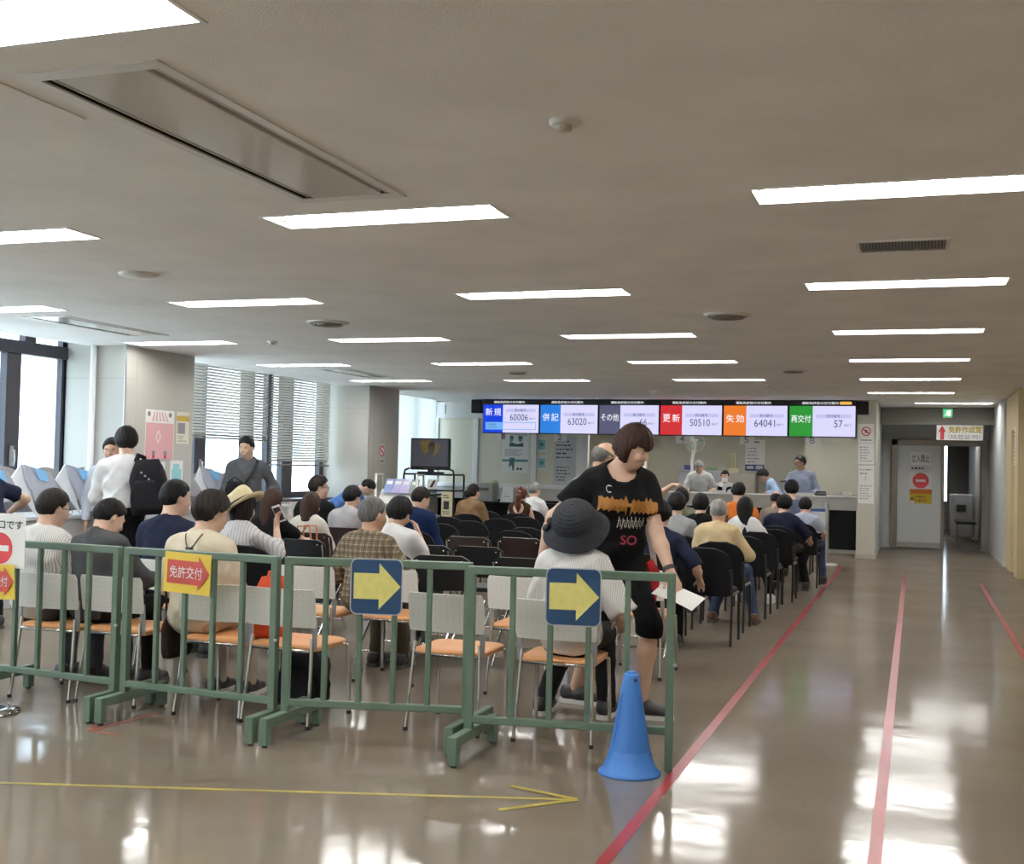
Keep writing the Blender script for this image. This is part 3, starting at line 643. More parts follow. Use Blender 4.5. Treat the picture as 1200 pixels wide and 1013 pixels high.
# ------------------------------------------------------------------ chairs
CHW = bpy.data.materials.new('chair_white_shell'); CHW.use_nodes = True
_nt = CHW.node_tree; _b = _nt.nodes['Principled BSDF']; _b.inputs['Roughness'].default_value = .45
_tc = _nt.nodes.new('ShaderNodeTexCoord'); _vo = _nt.nodes.new('ShaderNodeVectorMath'); _vo.operation = 'MULTIPLY'; _vo.inputs[1].default_value = (1/.034, 0, 1/.030)
_nt.links.new(_tc.outputs['Object'], _vo.inputs[0])
_fr = _nt.nodes.new('ShaderNodeVectorMath'); _fr.operation = 'FRACTION'; _nt.links.new(_vo.outputs[0], _fr.inputs[0])
_sb = _nt.nodes.new('ShaderNodeVectorMath'); _sb.operation = 'SUBTRACT'; _sb.inputs[1].default_value = (.5, 0, .5); _nt.links.new(_fr.outputs[0], _sb.inputs[0])
_ln = _nt.nodes.new('ShaderNodeVectorMath'); _ln.operation = 'LENGTH'; _nt.links.new(_sb.outputs[0], _ln.inputs[0])
_lt = _nt.nodes.new('ShaderNodeMath'); _lt.operation = 'LESS_THAN'; _lt.inputs[1].default_value = .07; _nt.links.new(_ln.outputs['Value'], _lt.inputs[0])
_mx = _nt.nodes.new('ShaderNodeMix'); _mx.data_type = 'RGBA'; _mx.inputs[6].default_value = (.70, .69, .64, 1); _mx.inputs[7].default_value = (.38, .37, .34, 1)
_nt.links.new(_lt.outputs[0], _mx.inputs[0]); _nt.links.new(_mx.outputs[2], _b.inputs['Base Color'])
SEATO = mat('seat_orange', (.62, .30, .12), .55, vary=.06, vscale=8)
CHB = mat('chair_black_cloth', (.008, .008, .0095), .8, 0, .15)
CHL = mat('chair_black_vinyl', (.007, .007, .008), .45, 0, .3); CHBR = mat('chair_brown_vinyl', (.020, .0105, .009), .42, 0, .3)
def seat_pad(w, d, z, th, name, m, t):
    n = 10; g = []
    b = MB(); out = rrect(-w/2, -d/2, w/2, d/2, .07, 5)
    b.prism([(x*.97, y*.97) for x, y in out], z-th, z-th*.75, 0)
    N = len(out); vs = []
    for k, (s, zz) in enumerate(((.97, z-th*.75), (1, z-th*.55), (1, z-th*.3), (.97, z-.006), (.90, z), (.5, z-.008))):
        vs += [(x*s, y*s, zz) for x, y in out]
    fs = []
    for k in range(5):
        fs += [(k*N+i, k*N+(i+1) % N, (k+1)*N+(i+1) % N, (k+1)*N+i) for i in range(N)]
    fs.append(tuple(5*N+i for i in range(N))); b.add(vs, fs, 0, True)
    return b.build(name, m, t)
def back_shell(w, z0, z1, y, curve, rtop, rbot, th, tilt=.03, ny=9, nx=13):
    g = []
    for j in range(ny):
        v = j/(ny-1); z = z0+(z1-z0)*v; row = []
        dz1 = z1-z; dz0 = z-z0
        hw = w/2
        if dz1 < rtop: hw = min(hw, w/2-rtop+math.sqrt(max(0, rtop**2-(rtop-dz1)**2)))
        if dz0 < rbot: hw = min(hw, w/2-rbot+math.sqrt(max(0, rbot**2-(rbot-dz0)**2)))
        for i in range(nx):
            u = -1+2*i/(nx-1); row.append((u*hw, y-tilt*v+curve*(u*hw/(w/2))**2, z))
        g.append(row)
    b = MB(); b.sheet(g, th); return b
def white_chair():
    t = thing('stacking_chair', 'x', 'chair')
    back_shell(.43, .53, .735, -.215, .028, .012, .006, .010, .03).build('backrest', CHW, t)
    seat_pad(.415, .41, .435, .035, 'seat', SEATO, t)
    for s in (-1, 1): MB().sheet([[(s*.188, -.175, .41), (s*.210, -.165, .41)], [(s*.186, -.18, .5), (s*.212, -.17, .5)], [(s*.184, -.185, .58), (s*.208, -.172, .58)]], .012).build('back_bracket', GREY_PLASTIC, t)
    f = MB(); f.tube([(-.17, -.2, .405), (-.17, .16, .405), (.17, .16, .405), (.17, -.2, .405)], .01, 6, closed=True); f.build('seat_frame', CHROME, t)
    for s in (-1, 1):
        MB().tube([(s*.185, -.18, .47), (s*.196, -.205, .25), (s*.205, -.24, .012)], .0105, 8).build('leg', CHROME, t)
        MB().tube([(s*.175, .15, .405), (s*.2, .19, .39), (s*.205, .205, .2), (s*.208, .215, .012)], .0105, 8).build('leg', CHROME, t)
    for s in (-1, 1):
        for y in (-.24, .215): MB().tube([(s*.206, y, 0), (s*.206, y, .02)], .0135, 6).build('foot_cap', BLACK, t)
    return t
def round_chair(chrome=False):
    m = CHROME if chrome else BLACK_METAL
    t = thing('padded_chair', 'x', 'chair')
    back_shell(.45, .40, .79, -.215, .035, .15, .04, .035, .05, 15, 15).build('backrest', CHB, t)
    seat_pad(.44, .43, .455, .055, 'seat', CHB, t)
    for s in (-1, 1):
        MB().tube([(s*.215, -.235, .62), (s*.222, -.2, .42), (s*.225, -.19, .36), (s*.225, -.245, .0)], .0125, 8).build('leg', m, t)
        MB().tube([(s*.222, -.2, .41), (s*.225, .14, .41), (s*.225, .19, .38), (s*.225, .21, .0)], .0125, 8).build('leg', m, t)
    return t
def folding_chair(vinyl):
    t = thing('folding_chair', 'x', 'chair')
    back_shell(.44, .53, .775, -.22, .03, .06, .03, .022, .03, 9, 13).build('backrest', vinyl, t)
    seat_pad(.40, .38, .445, .035, 'seat', vinyl, t)
    for s in (-1, 1):
        MB().tube([(s*.2, -.235, .74), (s*.205, -.2, .55), (s*.21, .0, .28), (s*.212, .2, .0)], .0105, 8).build('leg', CHROME, t)
        MB().tube([(s*.19, .17, .42), (s*.192, -.02, .25), (s*.195, -.25, .0)], .0105, 8).build('leg', CHROME, t)
    MB().tube([(-.205, .14, .085), (.205, .14, .085)], .007, 6).build('stretcher', CHROME, t); MB().tube([(-.19, -.2, .06), (.19, -.2, .06)], .007, 6).build('stretcher', CHROME, t)
    for s in (-1, 1): MB().ball((s*.17, -.262, .735), .008, 0, 8).build('rivet', CHROME, t)
    return t
PROTO = {}
def chair(kind, x, y, label, rz=0.0):
    """y is where the top of the backrest stands"""
    mk = {'w': white_chair, 'r': round_chair, 'c': lambda: round_chair(True), 'f': lambda: folding_chair(CHL), 'b': lambda: folding_chair(CHBR)}
    grp = {'w': 'white chairs with orange seats', 'r': 'black padded chairs', 'c': 'black padded chairs', 'f': 'folding chairs', 'b': 'folding chairs'}[kind]
    if kind not in PROTO: PROTO[kind] = o = mk[kind]()
    else: o = dup(PROTO[kind], (0, 0, 0))
    if kind == 'w': x, y = x*1.03, y*1.03
    o.location = (x, y+.24, 0); o.rotation_euler = (0, 0, rz); o['label'] = label; o['group'] = grp
    return o
W1 = 'white orange seated chair, front row by the barrier, '
chair('w', -4.66, 5.36, W1+'under the striped shirt man', .03)
chair('w', -4.235, 5.40, W1+'under the man in dark grey', -.02)
chair('w', -3.56, 5.36, W1+'under the cream T-shirt man', .02)
chair('w', -3.13, 5.35, W1+'empty with black bag beneath', -.03)
chair('w', -2.28, 5.55, W1+'empty between the two blue signs', .0)
chair('w', -1.70, 5.56, W1+'under the woman in the sun hat', .05)
W2 = 'white orange seated chair, second row, '
chair('w', -5.08, 6.40, W2+'empty beside the navy T-shirt man', .03)
chair('w', -4.64, 6.45, W2+'under the navy T-shirt man')
chair('w', -3.66, 6.56, W2+'empty behind the barrier joint', -.02)
chair('w', -3.13, 6.63, W2+'under the plaid shirt man', .02)
chair('w', -2.24, 6.62, W2+'empty left of the sun hat woman', .02)
chair('w', -1.75, 7.55, 'white chair with orange seat by the aisle behind the standing woman', -.05)
B = 'black padded chair '
chair('c', -4.67, 7.48, B+'under the woman in the straw hat')
chair('f', -3.62, 7.62, 'black folding chair under the person resting head on hand')
chair('f', -3.18, 7.66, 'empty black folding chair right of the person resting on a hand')
chair('f', -2.63, 7.78, 'empty black folding chair left of the black sun hat', .03)
chair('r', -5.25, 8.55, B+'under the black clothed woman with a tote')
chair('f', -4.81, 8.55, 'empty black folding chair in front of the brown haired woman')
chair('f', -3.70, 8.58, 'empty black folding chair behind the grey haired plaid man')
chair('f', -3.29, 8.67, 'empty black folding chair above the barrier joint, middle of the block')
chair('f', -1.97, 8.72, 'chrome legged black folding chair under the large navy shirt man')
chair('b', -5.20, 9.40, 'brown folding chair under the woman with long brown hair')
chair('b', -3.81, 9.79, 'brown vinyl folding chair, empty, left one of the middle pair')
chair('b', -3.37, 9.95, 'brown vinyl folding chair, empty, right one of the middle pair')
chair('r', -4.47, 10.06, B+'under the man in royal blue shirt')
chair('b', -5.36, 10.35, 'brown folding chair under the woman in grey top')
chair('r', -3.70, 10.75, B+'empty between the two brown folding chairs')
chair('r', -1.62, 9.50, B+'empty nearest the aisle in front of the cream shirt man')
chair('r', -1.64, 10.36, B+'under the grey haired man in cream shirt')
chair('r', -2.11, 11.04, B+'under the man in grey T-shirt')
chair('r', -1.58, 11.45, B+'empty between the cream shirt man and long haired woman')
chair('r', -6.2, 11.2, B+'under the bespectacled man in black')
chair('r', -3.79, 11.40, B+'empty behind the pair of brown chairs')
chair('r', -4.80, 11.51, B+'empty right of the royal blue shirt man')
chair('r', -4.76, 12.30, B+'empty just below the brown sweater woman')
chair('r', -2.17, 12.35, B+'under the dark haired person beyond the cream shirt man')
chair('r', -1.56, 12.35, B+'under the long haired woman in white')
chair('r', -1.48, 13.05, B+'empty behind the broad man in navy')
chair('r', -5.37, 13.10, B+'empty left of the brown sweater woman')
chair('r', -4.70, 13.12, B+'empty right of the brown sweater woman')
chair('r', -2.6, 13.4, B+'under the man in olive with a hand on his head')
chair('r', -4.62, 13.80, B+'empty just below the woman with the auburn ponytail')
chair('r', -1.54, 13.84, B+'under the broad man in navy')
chair('r', -2.07, 14.05, B+'under the man in orange')
chair('r', -5.48, 14.05, B+'under the woman in brown sweater')
chair('r', -5.05, 14.75, B+'under the woman with the auburn ponytail')
chair('r', -1.36, 14.85, B+'under the light blue shirt man near the steel post')
chair('r', -5.60, 15.1, B+'empty, farthest left beyond the brown sweater woman')
chair('r', -1.68, 15.75, B+'under the balding man beyond the broad navy man')
chair('r', -5.25, 15.95, B+'under the grey haired man beyond the ponytail')
chair('r', -1.60, 16.75, B+'under the far dark haired man nearest the counter')

# ------------------------------------------------------------------ barriers
GREEN = mat('barrier_green', (.100, .155, .112), .5, .0, .4, vary=.12, vscale=5, bump=.1, bscale=60)
def barrier(p0, p1, label, left_foot=True, right_foot=True, nbal=4):
    p0 = Vector((*p0, 0)); p1 = Vector((*p1, 0)); d = p1-p0; L = d.length; rz = math.atan2(d.y, d.x)
    t = thing('barrier', label, 'barrier', p0, rz, 'green steel barriers')
    MB().box((0, -.02, .89), (L, .02, .93), bev=.004).build('top_rail', GREEN, t)
    MB().box((.03, -.018, .17), (L-.03, .018, .205), bev=.004).build('bottom_rail', GREEN, t)
    MB().box((0, -.02, .14), (.04, .02, .9), bev=.003).build('post', GREEN, t); MB().box((L-.04, -.02, .14 if right_foot else .0), (L, .02, .9), bev=.003).build('post', GREEN, t)
    b0 = None
    for k in range(nbal):
        x = .04+(L-.08)*(k+1)/(nbal+1)
        if b0 is None: b0 = MB().box((-.0135, -.0135, .2), (.0135, .0135, .895), bev=.003).build('baluster', GREEN, t, (x, 0, 0))
        else: clone(b0, t, loc=(x, 0, 0))
    for ok, x in ((left_foot, .0), (right_foot, L-.045)):
        if not ok: continue
        W_ = Matrix.Translation((x+.0225, 0, 0)) @ Matrix.Rotation(-rz, 4, 'Z') @ Matrix.Translation((-.0225, 0, 0))
        f = MB(); f.box((0, -.22, .095), (.045, .36, .145), bev=.004, M=W_); f.box((0, -.22, .012), (.045, -.17, .1), bev=.003, M=W_); f.box((0, .31, .012), (.045, .36, .1), bev=.003, M=W_)
        ft = f.build('foot', GREEN, t)
        for y in (-.195, .335): MB().lathe([(.016, 0), (.016, .014)], 10, M=W_ @ Matrix.Translation((.0225, y, 0))).build('foot_pad', BLACK, ft)
    bl = MB().tube([(L-.005, -.024, .5), (L+.012, -.024, .5)], .008, 8); bl.build('bolt', STEEL, t)
    return t
barrier((-5.115, 5.44), (-4.125, 5.355), 'green steel barrier at far left behind the exit sign stand')
barrier((-4.085, 5.345), (-3.09, 5.285), 'green steel barrier carrying the yellow and red arrow notice')
barrier((-3.05, 5.275), (-2.105, 5.50), 'green steel barrier with the left blue arrow sign')
barrier((-2.055, 5.305), (-1.065, 5.475), 'green steel barrier beside the blue cone', right_foot=False)

SBLUE = mat('sign_navy', (.006, .045, .12), .35, vary=.15, vscale=20); SYELL = mat('sign_yellow', (.72, .66, .21), .45, vary=.06, vscale=30); SEDGE = mat('sign_edge', (.42, .43, .45), .4)
def blue_sign(x0, y0, x1, y1, Y, rz, label):
    a = atY(x0, y1, Y); c = atY(x1, y0, Y); w, h = (c.x-a.x)/cos(rz), c.z-a.z
    t = thing('arrow_sign', label, 'sign', (0, 0, 0), 0, 'blue arrow signs on the barriers'); t.matrix_world = onto(FACE_Y, (a.x, Y, a.z), rz)
    MB().prism(rrect(0, 0, w, h, .035), -.004, 0, 0).build('plate', SEDGE, t); e = .006
    MB().prism(rrect(e, e, w-e, h-e, .03), -.001, .001, 0).build('face', SBLUE, t)
    b = MB(); arrow(b, I4, w*.07, h*.1, w*.965, h*.92, .46, .56, 0, .0025); b.build('arrow', SYELL, t)
    k = MB(); k.box((w*.4, h-.05, -.05), (w*.5, h-.02, -.004)); k.build('hook', STEEL, t)
blue_sign(409.5, 657, 466.5, 720, 5.325, math.atan2(.225, .945), 'blue square sign with yellow arrow on the third barrier')
blue_sign(638.5, 668, 702.5, 733, 5.345, math.atan2(.17, .99), 'blue square sign with yellow arrow next to the cone')
YELP = mat('notice_yellow', (.72, .52, .035), .3, coat=.6); REDP = mat('notice_red', (.50, .055, .04), .35, coat=.5); WHP = mat('notice_white', (.78, .76, .72), .4)
def yellow_sign(M, w, h, label):
    t = thing('arrow_notice', label, 'notice', (0, 0, 0), 0, 'yellow licence notices'); t.matrix_world = M
    n = 9; g = [[(w*i/n, h*j/4, .002*sin(i*1.3+j)+.001*cos(j*2.1)) for j in range(5)] for i in range(n+1)]
    MB().sheet(g, .002).build('sheet', YELP, t)
    b = MB(); arrow(b, I4, w*.08, h*.1, w*.985, h*.93, .26, .70, 0, .0065); b.build('arrow', REDP, t)
    b = MB(); text(b, '免許交付', I4, w*.14, h*.37, w=w*.70, h=h*.30, bold=.004, z=.0085); b.build('lettering', WHP, t)
    return t
p = atY(191, 690, 5.30); q = atY(246.5, 650, 5.28)
yellow_sign(onto(FACE_Y, (p.x, 5.302, p.z-.012), -.06) @ Matrix.Rotation(R(-2), 4, 'Z'), q.x-p.x, .215, 'yellow notice with red arrow taped to the second barrier')

# exit sign stand at the left edge
st = thing('sign_stand', 'chrome stand with round base holding the exit sign', 'stand', (-4.80, 5.14, 0))
MB().lathe([(0, .012), (.05, .03), (.13, .026), (.165, .012), (.165, 0), (0, 0)], 28).build('base', CHROME, st)
MB().tube([(0, 0, .02), (0, 0, 1.05)], .017, 12).build('pole', CHROME, st); MB().tube([(0, 0, .18), (0, 0, .26)], .03, 12).build('collar', BLACK, st)
p = atY(28, 667, 5.11); q = atY(28, 603, 5.11); wS = .36
t = thing('exit_notice', 'white notice with red no entry disc at the left edge', 'notice', (0, 0, 0)); t.matrix_world = onto(FACE_Y, (p.x-wS, 5.11, p.z)); hS = q.z-p.z
MB().box((0, 0, -.004), (wS, hS, 0), bev=.001).build('sheet', PAPER, t)
b = MB(); text(b, '出口です', I4, wS-.24, hS-.085, w=.225, h=.05, bold=.012, z=.003); b.build('lettering', INK, t)
b = MB(); cx = p.x-wS; dcx = wS-.165; b.prism(disc(dcx, .105, .095, 32), .001, .002, 1); b.prism(disc(dcx, .105, .086, 32), .002, .003, 0); rect(b, I4, dcx-.06, .09, dcx+.06, .122, 1, .0045); b.build('no_entry_disc', [RED_INK, PAPER], t)
MB().box((wS-.19, hS*.4, -.03), (wS-.13, hS*.7, -.004)).build('clip', STEEL, t)
p = atY(16.5, 706, 5.09); yellow_sign(onto(FACE_Y, (p.x-.26, 5.095, p.z)) @ Matrix.Rotation(R(3), 4, 'Z'), .26, .19, 'yellow notice with red arrow below the exit notice')

# cone
CONE = mat('cone_blue', (.035, .165, .50), .5, vary=.05, vscale=10, bump=.12, bscale=120)
t = thing('traffic_cone', 'blue plastic cone standing at the barrier end', 'cone', (-1.245, 5.36, 0))
MB().lathe([(.0, .47), (.018, .472), (.024, .469), (.018, .452), (.03, .465), (.036, .455), (.039, .435), (.094, .115), (.096, .105), (.101, .098), (.104, .075), (.109, .068), (.128, .022), (.144, .012), (.147, .004), (.145, 0), (.1, 0)], 40).build('body', CONE, t)
MB().ball((.026, -.028, .437), .009, 0, 10).build('hole', mat('hole_dark', (.01, .02, .05), .7), t); 
s = MB(); s.tube([(-.045+.02, -.058, .38), (-.058, -.075, .15)], .002, 4); s.build('seam', mat('cone_seam', (.02, .08, .27), .6), t)
# steel queue post by the counter
t = thing('queue_post', 'slim steel post with round base near the counter', 'post', (-1.29, 18.75, 0))
MB().lathe([(0, .02), (.06, .03), (.16, .018), (.17, .006), (.17, 0)], 24).build('base', STEEL, t); MB().tube([(0, 0, .02), (0, 0, .9)], .03, 12).build('pole', STEEL, t); MB().tube([(0, 0, .88), (0, 0, .95)], .036, 12).build('head', STEEL, t)

# tapes stuck on the floor
TRED = mat('tape_red', (.27, .022, .03), .32, vary=.2, vscale=3, bump=.1, bscale=30); TYEL = mat('tape_yellow', (.36, .285, .05), .4, vary=.2, vscale=8)
def tape(pts, w, m, name, label, grp=None):
    b = MB(); pts = [Vector(p) for p in pts]; L = []; Rr = []
    for i, p in enumerate(pts):
        d = (pts[min(i+1, len(pts)-1)]-pts[max(i-1, 0)]).normalized(); n = Vector((-d.y, d.x)); L.append(p+n*w/2); Rr.append(p-n*w/2)
    b.prism([(*v,) for v in Rr]+[(*v,) for v in reversed(L)], .0004, .0016)
    return tag(b.build(name, m), label, 'tape', grp)
for k, (x, ye, lab) in enumerate(((-1.045, 18.4, 'red floor tape line next to the seats and cone'), (-.125, 17.4, 'red floor tape line down the middle of the aisle'), (.835, 16.6, 'red floor tape line along the right wall side'))):
    tape([(x, 1.2), (x, ye)], .05, TRED, 'floor_tape', lab, 'red aisle tapes')
ar = [atZ(0, 918, 0), atZ(676, 938, 0), atZ(584, 950, 0), atZ(598, 922, 0)]
yt = thing('floor_arrow', 'long yellow tape arrow on the floor before the barriers', 'arrow')
def strip(a, c, w, z):
    a, c = Vector(a[:2]), Vector(c[:2]); d = (c-a).normalized(); n = Vector((-d.y, d.x))*w/2
    return MB().prism([tuple(a-n), tuple(c-n), tuple(c+n), tuple(a+n)], z, z+.001)
strip(ar[0]+(ar[0]-ar[1])*.4, ar[1], .027, .0004).build('shaft', TYEL, yt); strip(ar[2], ar[1], .032, .0015).build('barb', TYEL, yt); strip(ar[3], ar[1], .032, .0026).build('barb', TYEL, yt)
ra = [atZ(*p, 0) for p in ((184, 836), (106, 857), (140, 862), (104, 850))]
rt = thing('floor_arrow', 'faded red tape arrow on the floor by the left barrier feet', 'arrow')
FRED = mat('tape_faded', (.30, .10, .07), .4, vary=.25, vscale=8)
strip(ra[0], ra[1], .035, .0004).build('shaft', FRED, rt); strip(ra[2], ra[1], .03, .0015).build('barb', FRED, rt); strip(ra[3]+Vector((0, .1, 0)), ra[1], .03, .0026).build('barb', FRED, rt)

# ------------------------------------------------------------------ bags and small things by the seats
BAGB = cloth('bag_black', (.014, .014, .017)); 
def soft_bag(w, d, h, puff=.04, n=10):
    b = MB(); vs = []; fs = []
    rings = 9; seg = 20
    for j in range(rings):
        v = j/(rings-1); z = h*v; k = (1+puff*4*v*(1-v))*(1-.35*max(0, v-.7)/.3) * (.92 if j == 0 else 1)
        for i in range(seg):
            a = 2*pi*i/seg; ca, sa = cos(a), sin(a); e = .55
            vs.append((w/2*k*math.copysign(abs(ca)**e, ca)+.008*sin(5*a+z*20), d/2*k*math.copysign(abs(sa)**e, sa)+.008*cos(4*a+z*17), z))
    for j in range(rings-1): fs += [(j*seg+i, j*seg+(i+1) % seg, (j+1)*seg+(i+1) % seg, (j+1)*seg+i) for i in range(seg)]
    fs.append(tuple(range(seg-1, -1, -1))); fs.append(tuple((rings-1)*seg+i for i in range(seg))); b.add(vs, fs, 0, True); return b
t = thing('backpack', 'black backpack on the floor under the front row chairs', 'bag', (-3.40, 6.08, 0), .2)
soft_bag(.34, .2, .34).build('body', BAGB, t); soft_bag(.24, .06, .18).build('pocket', BAGB, t, (0, -.12, .03)); MB().tube([(-.05, 0, .33), (-.04, 0, .38), (.04, 0, .38), (.05, 0, .33)], .01, 8).build('handle', BAGB, t)
MB().tube([(.16, -.1, .25), (.22, -.13, .15), (.2, -.14, .03), (.12, -.14, .01)], .009, 6).build('strap', BAGB, t)
t = thing('shoulder_bag', 'dark brown bag hanging at the side of the second front chair', 'bag', (-4.06, 5.80, .27)); soft_bag(.07, .24, .26).build('body', cloth('bag_brown', (.030, .018, .014)), t); MB().tube([(0, -.1, .24), (0, -.12, .4), (0, -.13, .48), (0, .0, .46), (0, .1, .24)], .007, 6).build('strap', BAGB, t)
t = thing('shoulder_bag', 'orange red bag on the seat beside the cream T-shirt man', 'bag', (-3.42, 5.78, .437)); soft_bag(.14, .24, .33).build('body', cloth('orange_bag', (.45, .065, .025)), t); MB().tube([(0, -.08, .28), (0, -.04, .36), (0, .04, .36), (0, .08, .28)], .008, 6).build('strap', cloth('orange_bag'), t)
t = thing('tote_bag', 'cream tote bag with tan handles by the black clothed woman', 'bag', (-5.0, 9.0, .50)); soft_bag(.3, .14, .24, .02).build('body', cloth('tote', (.68, .58, .46)), t)
for y in (-.05, .05): MB().tube([(-.07, y, .22), (-.06, y*1.2, .36), (.06, y*1.2, .36), (.07, y, .22)], .008, 6).build('handle', mat('tan_leather', (.40, .13, .05), .5), t)
t = thing('seat_stool', 'low dark stool under the cream tote bag', 'stool', (-5.0, 9.0, 0)); MB().box((-.18, -.15, .46), (.18, .15, .498), bev=.01).build('seat', CHL, t)
for sx in (-1, 1):
    for sy in (-1, 1): MB().tube([(sx*.15, sy*.12, 0), (sx*.14, sy*.11, .46)], .012, 8).build('leg', CHROME, t)
t = tag(MB().sheet([[(0, 0, 0), (0, .15, .004)], [(.13, 0, .004), (.13, .15, 0)], [(.26, -.01, -.008), (.26, .15, -.01)]], .0012).build('paper_sheet', PAPER), 'white paper form held out over the barrier end', 'paper'); PAPERFORM = t
PHONE = thing('phone', 'white phone held up beside the straw hat', 'phone'); MB().box((-.036, -.004, -.07), (.036, .004, .07), bev=.003).build('case', WHITE_PAINT, PHONE); b = MB(); b.box((-.031, -.0052, -.055), (.031, -.004, .055)); b.build('screen', mat('phone_screen', (.05, .03, .04), .1), PHONE)

# ------------------------------------------------------------------ writing counters by the windows
WC = mat('writing_counter', (.66, .68, .70), .4); DIVW = mat('divider_white', (.74, .78, .84), .45); DIVG = mat('divider_grey', (.40, .43, .52), .45); STK = mat('sticker_blue', (.20, .48, .80), .5); WAVE = mat('back_screen_grey', (.30, .29, .30), .5); WIN = mat('counter_inside', (.10, .10, .11), .5)
def counter(y0, y1, label):
    t = thing('writing_counter', label, 'counter', (-8.3, y0, 0)); L = y1-y0
    MB().box((-.45, 0, .80), (.42, L, .84), bev=.006).build('top', WC, t)
    MB().box((.34, .02, .0), (.38, L-.02, .80)).build('front_panel', WC, t)
    for y in (0, L-.03): MB().box((-.44, y, 0), (.36, y+.03, .80)).build('end_panel', WC, t)
    g = MB(); n = int(L/.05); pts = [(0+L*i/n, 1.27+.035*cos(2*pi*(L*i/n)/.6)) for i in range(n+1)]
    out = pts + [(L, .84), (0, .84)]
    g.prism(out, -.012, .012, 0, Matrix(((0, 0, 1, -.40), (1, 0, 0, 0), (0, 1, 0, 0), (0, 0, 0, 1)))); g.build('back_screen', WAVE, t)
    MB().box((-.38, .03, .84), (-.30, L-.03, .95)).build('inner_shelf', WIN, t)
    return t
def divider(y, label):
    t = thing('desk_divider', label, 'divider', (-8.1, y, 0), 0, 'tent shaped dividers on the writing counters')
    Z = lambda z: z
    # two boards leaning together, white on the near side, grey with a sticker on the far side
    b = MB(); b.sheet([[(.18, -.28, 1.19), (.05, .0, 1.335)], [(.20, -.02, .93), (.16, .12, .84)]], .012, smooth=False); b.build('white_board', DIVW, t)
    b = MB(); b.sheet([[(.05, .03, 1.335), (.17, .27, 1.26)], [(.18, .10, .93), (.22, .36, 1.06)]], .012, smooth=False); b.build('grey_board', DIVG, t)
    b = MB(); b.sheet([[(.105, .12, 1.302), (.155, .22, 1.27)], [(.145, .15, 1.19), (.185, .24, 1.17)]], .004, smooth=False); b.build('sticker', STK, t)
    b = MB(); b.tube([(.05, .01, 1.33), (.10, .03, 1.2), (.13, .06, 1.1)], .02, 6); b.build('hinge_strip', DIVG, t)
    return t
counter(7.0, 10.6, 'white writing counter under the big unshaded window'); counter(11.2, 13.75, 'white writing counter under the venetian blinds')
for x, lab in ((24, 'leftmost on the near counter'), (76, 'second on the near counter, left of the backpack man'), (-28, 'past the left edge of the near counter')):
    divider(atX(x, 547, -8.05).y, 'white and grey tent divider, '+lab)
for x, lab in ((234, 'left one behind the straw hat'), (272, 'right one beside the man in grey shirt')):
    divider(atX(x, 547, -8.05).y, 'white and grey tent divider, '+lab)

# ------------------------------------------------------------------ television cart and magazine rack
t = thing('tv_cart', 'black tube cart on wheels carrying the television', 'cart', (-7.78, 18.35, 0))
for s in (-1, 1):
    MB().tube([(s*.46, -.22, .06), (s*.46, -.22, 1.24), (s*.44, -.22, 1.32), (s*.36, -.22, 1.35)], .018, 8).build('upright', BLACK_METAL, t); MB().tube([(s*.46, .24, .06), (s*.46, .24, 1.25)], .018, 8).build('upright', BLACK_METAL, t)
for z in (.42, .98, 1.25): MB().box((-.46, -.24, z-.015), (.46, .26, z+.015), bev=.004).build('shelf', BLACK_METAL, t)
for sx in (-1, 1):
    for sy in (-.22, .24): MB().tube([(sx*.46-.012, sy, .035), (sx*.46+.012, sy, .035)], .035, 12).build('caster', BLACK, t)
tv = thing('television', 'flat television showing a dim video on the cart', 'television', (-7.83, 18.3, 1.266))
MB().box((-.36, -.03, .06), (.36, .05, .60), bev=.01).build('case', BLACK, tv); MB().box((-.2, -.1, 0), (.2, .16, .03), bev=.008).build('stand', BLACK, tv); MB().box((-.05, 0, .02), (.05, .06, .1)).build('neck', BLACK, tv)
P = Matrix.Translation((0, -.031, 0)) @ FACE_Y; b = MB(); rect(b, P, -.33, .12, .33, .575, 0, .001); b.build('screen', emis('tv_back', (.060, .060, .075), .75), tv)
b = MB(); b.prism([(-.2, .55), (.02, .57), (-.0, .4), (-.1, .32)], .001, .002, 0, P); b.prism([(.02, .5), (.2, .5), (.12, .33), (.06, .3)], .001, .002, 0, P); b.prism(disc(.03, .45, .06, 16, .09), .002, .003, 1, P); b.prism(disc(.03, .4, .05, 16, .07), .003, .004, 2, P); b.build('picture', [emis('tv_yellow', (.12, .09, .02), .8), emis('tv_hair', (.01, .01, .012), 1), emis('tv_face', (.045, .035, .03), 1)], tv)
t = thing('brochure_stand', 'small black and white brochure on the cart shelf', 'brochure', (-7.72, 18.2, .998)); b = MB(); b.box((-.09, -.06, 0), (.09, -.055, .16), M=Matrix.Rotation(R(-15), 4, 'X')); b.build('card', PAPER, t); b = MB(); b.prism([(-.05, .02), (.0, .02), (.05, .14), (.01, .14)], 0, .001, 0, Matrix.Rotation(R(-15), 4, 'X') @ Matrix.Translation((0, -.061, 0)) @ FACE_Y); b.build('print', INK, t)
def d11(b): rect(b, I4, .04, .12, .14, .26, 0, .003); lines(b, I4, .03, .3, .17, .38, 2, 0, 3); lines(b, I4, .03, .03, .17, .1, 2, 0, 5)
notice('hanging_leaflet', 'yellowish leaflet hanging from the cart corner', 'leaflet', onto(FACE_Y, (-7.52, 18.09, .55)), .2, .42, CREAM, d11, [INK])
t = thing('video_player', 'silver player box on the lower cart shelf', 'player', (-7.9, 18.3, .436)); MB().box((-.3, -.18, 0), (.2, .18, .12), bev=.006).build('body', mat('silver_box', (.3, .33, .36), .4), t); MB().box((-.25, -.184, .04), (.1, -.18, .09)).build('front_slot', BLACK, t)
